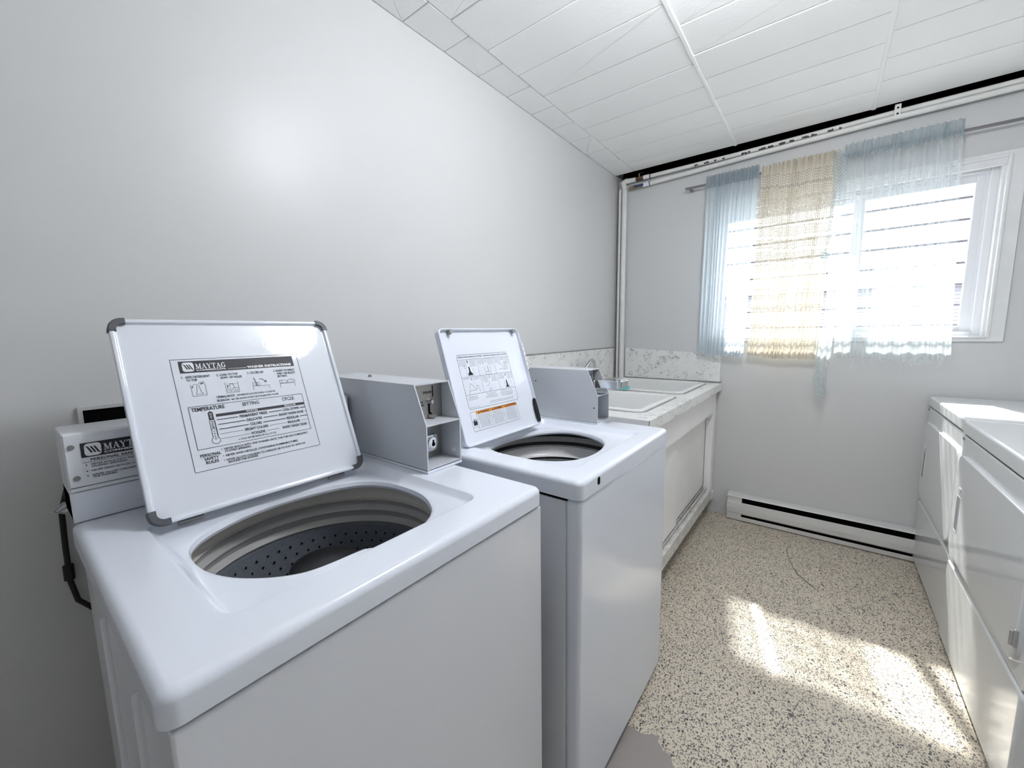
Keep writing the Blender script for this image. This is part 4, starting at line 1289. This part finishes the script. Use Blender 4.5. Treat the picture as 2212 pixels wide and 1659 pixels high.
    for k, (a, b, s) in enumerate(((0.064, 0.132, 'WARNING'), (0.132, 0.200, 'AVERTISSEMENT'), (0.200, 0.2746, 'ADVERTENCIA'))):
        P.poly([(a + 0.010, 0.0872), (a + 0.017, 0.0872), (a + 0.0135, 0.0940)], 'ink', 2)
        P.text(s, a + 0.019, 0.0878, b - 0.005, 0.0056, 'ink', 2, 0.03)
        if k: P.line((a, B0), (a, 0.0860), 0.0007, 'ink')
        fuzz(a + 0.004, 0.0810, b - a - 0.008, 9, 0.0026, 0.0049, 'ink')
    P.line((0.064, B0), (0.064, 0.0860), 0.0007, 'ink'); P.line((A0, 0.0480), (0.064, 0.0480), 0.0006, 'ink')
    P.poly([(0.0430, 0.0530), (0.0600, 0.0530), (0.0615, 0.0640), (0.0590, 0.0650), (0.0580, 0.0720), (0.0560, 0.0720), (0.0550, 0.0650), (0.0525, 0.0640), (0.0510, 0.0730), (0.0485, 0.0735), (0.0480, 0.0640), (0.0455, 0.0690), (0.0435, 0.0680), (0.0440, 0.0600)], 'ink', 1)
    q = P.done('warning_label', lid); q['label'] = 'orange headed warning label with black hand'
    # coin box with push-in slide
    y0, y1 = -1.676, -1.577
    obj('coin_box_base', bx(0.200, 0.6635, y0 - 0.001, y1 + 0.0005, 0.9305, 0.9355, 0.001, 1), M['enamel'], W)
    cb = coin_box(W, 0.205, 0.662, 0.620, y0, y1, 0.9370, 1.038, 1.130, 0.600, 0.560)
    obj('seam', bx(0.207, 0.658, y0 + 0.002, y1 - 0.002, 0.9353, 0.9372), M['dark'], cb, smooth=0)
    obj('face_plate', bx(0.597, 0.600, y0 + 0.004, y1 - 0.004, 1.039, 1.1265), M['steel'], cb, smooth=0)
    P = Print((0.6002, y0, 1.038), (0, 1, 0), (0, 0, 1), (1, 0, 0))
    P.rect(0.015, 0.054, 0.085, 0.084, 'paper', 1)
    P.path([(0.018, 0.057), (0.082, 0.057), (0.082, 0.081), (0.018, 0.081)], 0.0014, 'ink', 2, True)
    for k in range(4): P.poly(rrect(0.024 + k * 0.0145, 0.033 + k * 0.0145, 0.061, 0.077, 0.003, 3), 'inkl', 2)
    P.done('coin_plate_print', cb)
    sl = B()
    box(sl, 0.601, 0.640, y0 + 0.020, y1 - 0.020, 1.050, 1.092, 0.006, 3)
    box(sl, 0.630, 0.735, y0 + 0.026, y1 - 0.026, 1.0880, 1.0940, 0.001, 1)
    box(sl, 0.640, 0.733, y0 + 0.026, y0 + 0.0295, 1.0640, 1.0890, 0.0008, 1)
    box(sl, 0.640, 0.733, y1 - 0.0295, y1 - 0.026, 1.0640, 1.0890, 0.0008, 1)
    obj('coin_slide', sl, M['chrome'], cb)
    bm = B(); box(bm, 0.728, 0.742, y0 + 0.014, y1 - 0.014, 1.066, 1.1000, 0.003, 2); box(bm, 0.742, 0.7445, y0 + 0.020, y1 - 0.020, 1.072, 1.094, 0.001, 1)
    obj('slide_handle', bm, M['chrome'], cb)
    for x, z in ((0.391, 1.078), (0.648, 0.992)):
        obj('rivet', tube(B(), [(x, y0 + 0.001, z), (x, y0 - 0.0006, z)], 0.0026, 10), M['dark'], cb)
    return W
washer_second()

# ================================================================== SINK COUNTER
CZ, CXF, CY0, CY1 = 0.915, 0.772, -1.432, -0.002
# worktop with two cut-outs
ct = thing('countertop', (0.40, -0.72, 0.87), 'white marble-patterned laminate countertop in the corner under the pipes', 'countertop')
S1 = (0.100, 0.690, -0.665, -0.090)      # far basin rim
S2 = (0.100, 0.690, -1.300, -0.770)      # near basin rim
bm = B()
xs = [0.004, S1[0] + 0.02, S1[1] - 0.02, CXF]
ys = [CY0, S2[2] + 0.02, S2[3] - 0.02, S1[2] + 0.02, S1[3] - 0.02, CY1]
for i in range(3):
    for j in range(5):
        if i == 1 and j in (1, 3): continue
        box(bm, xs[i], xs[i + 1], ys[j], ys[j + 1], CZ - 0.018, CZ)
bmesh.ops.remove_doubles(bm, verts=bm.verts, dist=1e-5)
obj('top_sheet', bm, M['laminate'], ct, smooth=0)
obj('front_edge', bx(CXF - 0.022, CXF + 0.001, CY0, CY1, CZ - 0.048, CZ + 0.0004, 0.0015, 2), M['laminate'], ct)
obj('end_edge', bx(0.004, CXF - 0.003, CY0 - 0.002, CY0 + 0.012, CZ - 0.048, CZ - 0.0012), M['white_trim'], ct, smooth=0)
# backsplash boards
bs = thing('backsplash_board', (0.012, -0.62, CZ), 'low marble-patterned backsplash board along the long wall behind the sinks', 'backsplash')
obj('board', bx(0.0005, 0.014, -1.432, -0.055, CZ + 0.001, 1.145, 0.001, 1), M['laminate'], bs, smooth=0)
obj('edge_strip', bx(0.0005, 0.0165, -1.432, -0.055, 1.1445, 1.1500, 0.001, 1), M['grime_shade'], bs)
bs = thing('backsplash_board', (0.40, -0.008, CZ), 'low marble-patterned backsplash board under the window curtain', 'backsplash')
bm = B()
vs = [bm.verts.new(p) for p in ((0.092, -0.0145, CZ + 0.004), (0.758, -0.0145, CZ + 0.004), (0.756, -0.0145, 1.108), (0.092, -0.0145, 1.145), (0.092, -0.0005, CZ + 0.004), (0.758, -0.0005, CZ + 0.004), (0.756, -0.0005, 1.108), (0.092, -0.0005, 1.145))]
for f in ((0, 1, 2, 3), (7, 6, 5, 4), (0, 4, 5, 1), (3, 2, 6, 7), (0, 3, 7, 4), (1, 5, 6, 2)): bm.faces.new([vs[k] for k in f])
obj('board', bm, M['laminate'], bs, smooth=0)
obj('cove_strip', bx(0.092, 0.768, -0.022, -0.0008, CZ + 0.0005, CZ + 0.010, 0.003, 2), M['grime_shade'], bs)

def sink(name, s, label):
    o = thing(name, ((s[0] + s[1]) / 2, (s[2] + s[3]) / 2, CZ), label, 'sink', 'drop-in laundry sinks')
    z = CZ
    P = lambda d, r: rrect(s[0] + d, s[1] - d, s[2] + d, s[3] - d, r, 8)
    loops = [[(a, b, z + 0.0006) for a, b in P(0.0, 0.045)], [(a, b, z + 0.007) for a, b in P(0.002, 0.043)], [(a, b, z + 0.011) for a, b in P(0.010, 0.040)], [(a, b, z + 0.011) for a, b in P(0.022, 0.036)],
             [(a, b, z + 0.006) for a, b in P(0.032, 0.032)], [(a, b, z - 0.02) for a, b in P(0.040, 0.04)], [(a, b, z - 0.22) for a, b in P(0.075, 0.06)], [(a, b, z - 0.25) for a, b in P(0.11, 0.05)], [(a, b, z - 0.255) for a, b in P(0.2, 0.02)]]
    bm = B(); vs = loft(bm, loops); bm.faces.new(vs[-1])
    obj('basin', bm, M['sink'], o)
    bm = B()
    loft(bm, [[(a, b, z + 0.0002) for a, b in P(-0.010, 0.055)], [(a, b, z + 0.0022) for a, b in P(-0.008, 0.053)], [(a, b, z + 0.0022) for a, b in P(0.001, 0.044)]])
    obj('sealant', bm, M['grime_shade'], o)
    obj('drain', lathe(B(), ((s[0] + s[1]) / 2, (s[2] + s[3]) / 2), [(0.032, z - 0.2545), (0.030, z - 0.252), (0.018, z - 0.254), (0.001, z - 0.256)], 20), M['chrome'], o)
sink('laundry_sink', S1, 'white drop-in sink nearest the window wall')
sink('laundry_sink', S2, 'white drop-in sink nearest the washers')
# faucet on the back ledge between the basins
f = thing('faucet', (0.055, -0.72, CZ), 'chrome swivel faucet at the wall behind the sinks', 'faucet')
obj('body', lathe(B(), (0.055, -0.72), [(0.001, CZ), (0.026, CZ), (0.026, CZ + 0.012), (0.017, CZ + 0.02), (0.016, CZ + 0.055), (0.001, CZ + 0.058)], 24), M['chrome'], f)
obj('spout', tube(B(), [(0.055, -0.72, CZ + 0.05), (0.056, -0.70, 0.980), (0.058, -0.65, 1.012), (0.060, -0.535, 1.076), (0.061, -0.512, 1.082), (0.062, -0.492, 1.074), (0.063, -0.482, 1.050), (0.063, -0.480, 1.005)], 0.0105, 14), M['chrome'], f)
for sy in (-0.05, 0.05):
    obj('tap_handle', tube(B(), [(0.055, -0.72 + sy, CZ), (0.055, -0.72 + sy, CZ + 0.03), (0.075, -0.72 + sy * 1.3, CZ + 0.036)], [0.014, 0.012, 0.006], 12), M['chrome'], f)
# teal sponge
bm = B()
slab(bm, [(0.300, -0.745), (0.368, -0.752), (0.396, -0.690), (0.308, -0.688)], lambda a, b, d: Vector((a, b, d)), CZ + 0.0125, CZ + 0.030, 0.004, 3)
o = obj('sponge', bm, M['teal']); tag(o, 'small teal sponge lying between the two sinks', 'sponge')
# base cabinet with sliding doors
cb = thing('base_cabinet', (0.40, -0.72, 0.0), 'white sink base cabinet with two overlapping sliding doors and worn bottom rail', 'cabinet')
obj('carcass', bx(0.02, 0.700, -1.425, -0.012, 0.095, 0.110), M['cab'], cb, smooth=0)
obj('back_board', bx(0.02, 0.035, -1.425, -0.012, 0.110, 0.62), M['cab'], cb, smooth=0)
obj('end_panel', bx(0.02, 0.735, -1.430, -1.412, 0.0, 0.8665), M['cab'], cb, smooth=0)
obj('end_panel', bx(0.02, 0.700, -0.028, -0.010, 0.0, 0.8665), M['cab'], cb, smooth=0)
obj('apron', bx(0.722, 0.744, -1.430, -0.020, 0.718, 0.8665, 0.001, 1), M['cab'], cb)
obj('post', bx(0.700, 0.744, -0.085, -0.008, 0.155, 0.7175, 0.0015, 1), M['cab'], cb)
obj('post_foot', bx(0.700, 0.752, -0.062, -0.006, 0.098, 0.158, 0.002, 1), M['cab'], cb)
obj('sliding_door', bx(0.688, 0.697, -0.860, -0.060, 0.196, 0.722, 0.001, 1), M['cab'], cb)
obj('sliding_door', bx(0.706, 0.716, -1.412, -0.780, 0.196, 0.722, 0.001, 1), M['cab'], cb)
obj('bottom_rail', bx(0.735, 0.750, -1.430, -0.060, 0.112, 0.182, 0.002, 2), M['worn'], cb)
obj('track_strip', bx(0.680, 0.736, -1.425, -0.064, 0.150, 0.172, 0.001, 1), M['worn'], cb)
for x in (0.684, 0.7005, 0.719):
    obj('track_fin', bx(x, x + 0.0035, -1.425, -0.066, 0.170, 0.196, 0.0008, 1), M['worn'], cb)
obj('toe_board', bx(0.600, 0.612, -1.425, -0.03, 0.0, 0.097), M['grime_shade'], cb, smooth=0)

# ================================================================== PIPES
def pipe(name, pts, r, label, mt='pipe'):
    o = obj(name, tube(B(), pts, r, 14), M[mt]); tag(o, label, 'pipe'); return o
up = pipe('water_pipe', [(0.235, -0.030, 2.353), (0.8, -0.030, 2.354), (1.5, -0.030, 2.368), (2.49, -0.030, 2.372)], 0.0125, 'upper white painted pipe under the ceiling with peeling paint')
lo = pipe('water_pipe', [(0.235, -0.034, 2.303), (0.5, -0.034, 2.311), (0.85, -0.034, 2.325), (1.5, -0.034, 2.341), (2.49, -0.034, 2.345)], 0.0135, 'lower white painted pipe sloping up towards the upper ceiling pipe')
rp = random.Random(3)
for k in range(15):      # bare patches where the paint has flaked off the upper pipe
    x = 0.55 + 0.052 * k + rp.uniform(-0.012, 0.012)
    if 0.72 < x < 0.80: continue
    L = rp.uniform(0.012, 0.040)
    z = 2.353 + (max(0, x - 0.8)) * 0.02
    bm = B()
    n = 7
    lp = []
    for q in range(n + 1):
        a0 = math.radians(-60 + rp.uniform(-14, 14)); a1 = math.radians(-8 + rp.uniform(-16, 10))
        if q in (0, n): a0 = a1 = math.radians(-35)
        xx = x + L * q / n
        lp.append([(xx, -0.030 - 0.0128 * math.cos(a), z + 0.0128 * math.sin(a)) for a in (a0, (a0 + a1) / 2, a1)])
    loft(bm, lp, close=False)
    obj('bare_patch', bm, M['rust'], up)
clip = thing('pipe_clip', (1.52, -0.03, 2.37), 'small white metal pipe clip holding the two ceiling pipes', 'pipe clip')
bm = B(); box(bm, 1.508, 1.532, -0.0505, -0.0485, 2.328, 2.398, 0.0005, 1); box(bm, 1.508, 1.532, -0.0500, 0.0, 2.392, 2.396)
obj('strap', bm, M['pipe'], clip, smooth=0)
for z in (2.352, 2.380): obj('clip_screw', tube(B(), [(1.52, -0.0505, z), (1.52, -0.0525, z)], 0.0045, 10), M['dark'], clip)
vr = thing('riser_pipe', (0.031, -0.03, CZ), 'thin white vertical pipe running down the room corner', 'pipe')
obj('tube', tube(B(), [(0.031, -0.026, CZ + 0.001), (0.031, -0.026, 2.295), (0.036, -0.027, 2.305), (0.040, -0.027, 2.308)], 0.0098, 14), M['pipe'], vr)
vr = thing('riser_pipe', (0.067, -0.03, CZ), 'thicker white vertical pipe beside the thin corner pipe', 'pipe')
obj('tube', tube(B(), [(0.067, -0.030, CZ + 0.001), (0.067, -0.030, 2.30)], 0.0185, 16), M['pipe'], vr)
obj('elbow', tube(B(), [(0.067, -0.030, 2.30), (0.060, -0.030, 2.335), (0.056, -0.030, 2.350), (0.075, -0.030, 2.357), (0.105, -0.030, 2.354), (0.150, -0.030, 2.353)], [0.0185, 0.0185, 0.0185, 0.0185, 0.0175, 0.0150], 16), M['pipe'], vr)
o = obj('corner_gap', bx(0.0005, 0.0125, -0.007, -0.0006, CZ + 0.011, 2.37), M['grime_shade'], smooth=0)  # added grey strip, paints in the shade of the corner crack
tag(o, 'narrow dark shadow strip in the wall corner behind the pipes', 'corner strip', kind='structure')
o.name = 'corner_shade_1'
v = thing('shutoff_valve', (0.17, -0.032, 2.35), 'brown shutoff valve on the upper pipe near the corner', 'valve')
obj('body', tube(B(), [(0.150, -0.030, 2.353), (0.158, -0.030, 2.353), (0.166, -0.030, 2.353), (0.190, -0.030, 2.353), (0.200, -0.030, 2.353), (0.206, -0.030, 2.353)], [0.0125, 0.0145, 0.0135, 0.0135, 0.0150, 0.0120], 12), M['brown'], v)
obj('stem', tube(B(), [(0.176, -0.036, 2.362), (0.176, -0.038, 2.386)], [0.006, 0.004], 10), M['brass'], v)
obj('lever', bx(0.172, 0.210, -0.043, -0.035, 2.385, 2.390, 0.001, 1), M['black'], v)
obj('sleeve', tube(B(), [(0.206, -0.030, 2.353), (0.250, -0.030, 2.353)], 0.0150, 14), M['ptape'], v)
obj('ring', tube(B(), [(0.250, -0.030, 2.353), (0.2545, -0.030, 2.353)], 0.0158, 14), M['dark'], v)
v = thing('shutoff_valve', (0.15, -0.034, 2.30), 'shutoff valve with blue lever handle on the lower pipe near the corner', 'valve')
obj('body', tube(B(), [(0.104, -0.034, 2.301), (0.116, -0.034, 2.301), (0.126, -0.034, 2.301), (0.150, -0.034, 2.302), (0.162, -0.034, 2.302), (0.206, -0.034, 2.303)], [0.011, 0.0135, 0.0145, 0.0145, 0.0120, 0.0115], 12), M['brass'], v)
bm = B(); box(bm, 0.134, 0.212, -0.056, -0.049, 2.292, 2.306, 0.003, 2); obj('lever', bm, M['blue'], v)
obj('stem', tube(B(), [(0.139, -0.046, 2.300), (0.139, -0.058, 2.300)], 0.0065, 10), M['brass'], v)
obj('sleeve', tube(B(), [(0.206, -0.034, 2.303), (0.250, -0.034, 2.304)], 0.0150, 14), M['ptape'], v)
obj('ring', tube(B(), [(0.250, -0.034, 2.304), (0.2545, -0.034, 2.304)], 0.0158, 14), M['dark'], v)

# ================================================================== BASEBOARD HEATER
ht = thing('baseboard_heater', (1.4, -0.03, 0.0), 'long white electric baseboard heater under the window', 'heater')
HX0, HX1 = 0.850, 2.35
obj('back_plate', bx(HX0, HX1, -0.008, -0.0005, 0.006, 0.168), M['heater'], ht, smooth=0)
def prism_x(bm, prof, x0, x1):
    vs = [[bm.verts.new((x, y, z)) for y, z in prof] for x in (x0, x1)]
    n = len(prof)
    bm.faces.new(vs[0]); bm.faces.new(vs[1][::-1])
    for k in range(n): bm.faces.new((vs[0][k], vs[0][(k + 1) % n], vs[1][(k + 1) % n], vs[1][k]))
    return bm
obj('top_hood', prism_x(B(), [(-0.002, 0.176), (-0.062, 0.170), (-0.066, 0.163), (-0.062, 0.162), (-0.058, 0.166), (-0.002, 0.171)], HX0, HX1), M['heater'], ht, smooth=0)
obj('front_cover', prism_x(B(), [(-0.060, 0.128), (-0.066, 0.124), (-0.070, 0.085), (-0.068, 0.055), (-0.058, 0.046), (-0.056, 0.050), (-0.064, 0.058), (-0.066, 0.085), (-0.062, 0.121), (-0.058, 0.125)], HX0, HX1), M['heater'], ht, smooth=0)
obj('bottom_rail', prism_x(B(), [(-0.004, 0.006), (-0.062, 0.006), (-0.064, 0.030), (-0.060, 0.031), (-0.058, 0.012), (-0.004, 0.012)], HX0, HX1), M['heater'], ht, smooth=0)
obj('end_cap', prism_x(B(), [(-0.006, 0.010), (-0.061, 0.010), (-0.063, 0.050), (-0.066, 0.085), (-0.061, 0.124), (-0.058, 0.164), (-0.006, 0.170)], HX0 + 0.002, HX0 + 0.085), M['heater'], ht, smooth=0)
obj('dark_core', bx(HX0 + 0.085, HX1 - 0.01, -0.040, -0.009, 0.014, 0.160), M['dark'], ht, smooth=0)

# ================================================================== DRYERS
def dryer(y0, y1, label, ZT=0.912, XF=1.755, hinge=True, de=0.040):
    """y0 = window side, y1 = camera side (y1 < y0)"""
    D = thing('clothes_dryer', (2.1, (y0 + y1) / 2, 0.0), label, 'dryer', 'front loading dryers')
    X1 = 2.45
    def fm(a, b, d): return Vector((XF + d, a, b))
    obj('cabinet', bx(XF + 0.010, X1, y1 + 0.004, y0 - 0.004, 0.020, ZT - 0.055, 0.006, 2), M['dryer'], D)
    obj('top_panel', bx(XF - 0.004, X1, y1, y0, ZT - 0.054, ZT, 0.010, 4), M['dryer'], D)
    bm = B(); slab(bm, rrect(y1 + 0.002, y0 - 0.002, 0.352, ZT - 0.058, 0.012, 4), fm, 0.020, 0.0, 0.006, 4); obj('front_frame', bm, M['dryer'], D)
    obj('top_seam', bx(XF + 0.004, XF + 0.018, y1 + 0.004, y0 - 0.004, ZT - 0.0605, ZT - 0.0525), M['dark'], D, smooth=0)
    bm = B(); slab(bm, rrect(y1 + 0.002, y0 - 0.002, 0.016, 0.347, 0.022, 6), fm, 0.020, -0.002, 0.010, 5); obj('lower_panel', bm, M['dryer'], D)
    obj('shadow_gap', bx(XF + 0.008, XF + 0.022, y1 + 0.006, y0 - 0.006, 0.340, 0.358), M['dark'], D, smooth=0)
    dy0, dy1 = y0 - 0.034, y1 + de
    # door with a finger slot
    hy0, hy1, hz0, hz1 = dy0 - 0.090, dy0 - 0.052, 0.500, 0.632
    dr = B(); slab(dr, rrect(dy1, dy0, 0.392, 0.786, 0.045, 8), fm, 0.002, -0.012, 0.0045, 4)
    door = obj('door', dr, M['dryer'], D)
    bm = B(); slab(bm, rrect(hy0, hy1, hz0, hz1, 0.004, 4), fm, -0.0112, -0.0125, 0.001, 2); obj('handle_recess', bm, M['slot'], door)
    bm = B()
    loft(bm, [[fm(a, b, -0.0110) for a, b in rrect(hy0 - .004, hy1 + .004, hz0 - .004, hz1 + .004, .006, 4)], [fm(a, b, -0.0132) for a, b in rrect(hy0 - .002, hy1 + .002, hz0 - .002, hz1 + .002, .006, 4)], [fm(a, b, -0.0125) for a, b in rrect(hy0, hy1, hz0, hz1, .004, 4)]])
    obj('handle_rim', bm, M['dryer'], door)
    for k in (0, 1):
        bm = B(); slab(bm, [(hy1 - 0.002 - k * 0.016, 0.648), (hy1 - 0.010 - k * 0.016, 0.648), (hy1 - 0.024 - k * 0.016, 0.668), (hy1 - 0.016 - k * 0.016, 0.668)], fm, -0.011, -0.0155, 0.001, 1)
        obj('latch_emblem', bm, M['ptape'], door)
    if hinge:
        bm = B(); box(bm, XF - 0.017, XF - 0.008, dy1 - 0.003, dy1 + 0.009, 0.446, 0.494, 0.003, 2); tube(bm, [(XF - 0.019, dy1 + 0.003, 0.450), (XF - 0.019, dy1 + 0.003, 0.490)], 0.0045, 10)
        obj('hinge', bm, M['hinge'], door)
    bm = B(); tube(bm, [(XF + 0.001, y0 - 0.016, ZT - 0.070), (XF - 0.004, y0 - 0.016, ZT - 0.070)], [0.007, 0.005], 14); obj('screw', bm, M['zinc'], D)
    for fx in (XF + 0.06, X1 - 0.06):
        for fy in (y1 + 0.06, y0 - 0.06):
            obj('foot', lathe(B(), (fx, fy), [(0.018, 0.0), (0.018, 0.010), (0.008, 0.011), (0.008, 0.03)], 12, True), M['black'], D)
    return D
M['hinge'] = mat('pale_hinge', (0.70, 0.70, 0.71), 0.3, metal=0.3)
M['slot'] = mat('grey_finger_slot', (0.50, 0.51, 0.53), 0.35)
dryer(-0.010, -0.722, 'white front-loading dryer in the window corner beside the heater', XF=1.762, hinge=False, de=0.014)
dryer(-0.728, -1.515, 'nearer white front-loading dryer, cut off by the picture edge')

# ================================================================== LEFT WALL FITTINGS
b = thing('wall_box', (0.0, -2.80, 1.06), 'black open utility box set in the wall above the washer console', 'wall box')
obj('box_back', bx(0.0005, 0.004, -2.898, -2.66, 1.02, 1.112), M['dark'], b, smooth=0)
bm = B()
frame_y = [(-2.906, -2.898, 1.012, 1.120), (-2.66, -2.652, 1.012, 1.120)]
for a, c, d, e in frame_y: box(bm, 0.0005, 0.010, a, c, d, e)
box(bm, 0.0005, 0.010, -2.898, -2.66, 1.112, 1.120); box(bm, 0.0005, 0.010, -2.898, -2.66, 1.012, 1.020)
obj('box_rim', bm, M['wall'], b, smooth=0)
o = obj('power_cord', tube(B(), [(0.030, -2.930, 0.985), (0.016, -2.9515, 0.900), (0.013, -2.954, 0.820), (0.013, -2.955, 0.740), (0.016, -2.948, 0.690), (0.030, -2.925, 0.66), (0.05, -2.88, 0.60), (0.06, -2.86, 0.02)], 0.0050, 10), M['black'])
tag(o, 'black cord hanging down the wall behind the nearest washer', 'cord')
obj('strain_relief', tube(B(), [(0.0130, -2.9545, 0.775), (0.0130, -2.955, 0.742)], [0.009, 0.009], 10), M['black'], o)
bm = B()
slab(bm, [(-2.966, 0.905), (-2.948, 0.922), (-2.930, 0.912), (-2.945, 0.893)], lambda a, b, d: Vector((d, a, b)), 0.0260, 0.0268)
o = obj('cord_tag', bm, M['paper'], smooth=0); tag(o, 'small white printed tag on the cord behind the nearest washer', 'tag')
P = Print((0.0269, -2.966, 0.893), (0, 1, 0), (0, 0, 1), (1, 0, 0))
for k in range(3): P.line((0.010 + k * 0.005, 0.010 + k * 0.003), (0.018 + k * 0.004, 0.020 + k * 0.001 - 0.006), 0.0011, 'ink')
P.path([(0.003, 0.012), (0.018, 0.026), (0.033, 0.018), (0.021, 0.003)], 0.0009, 'ink', 1, True)
P.done('tag_print', o)
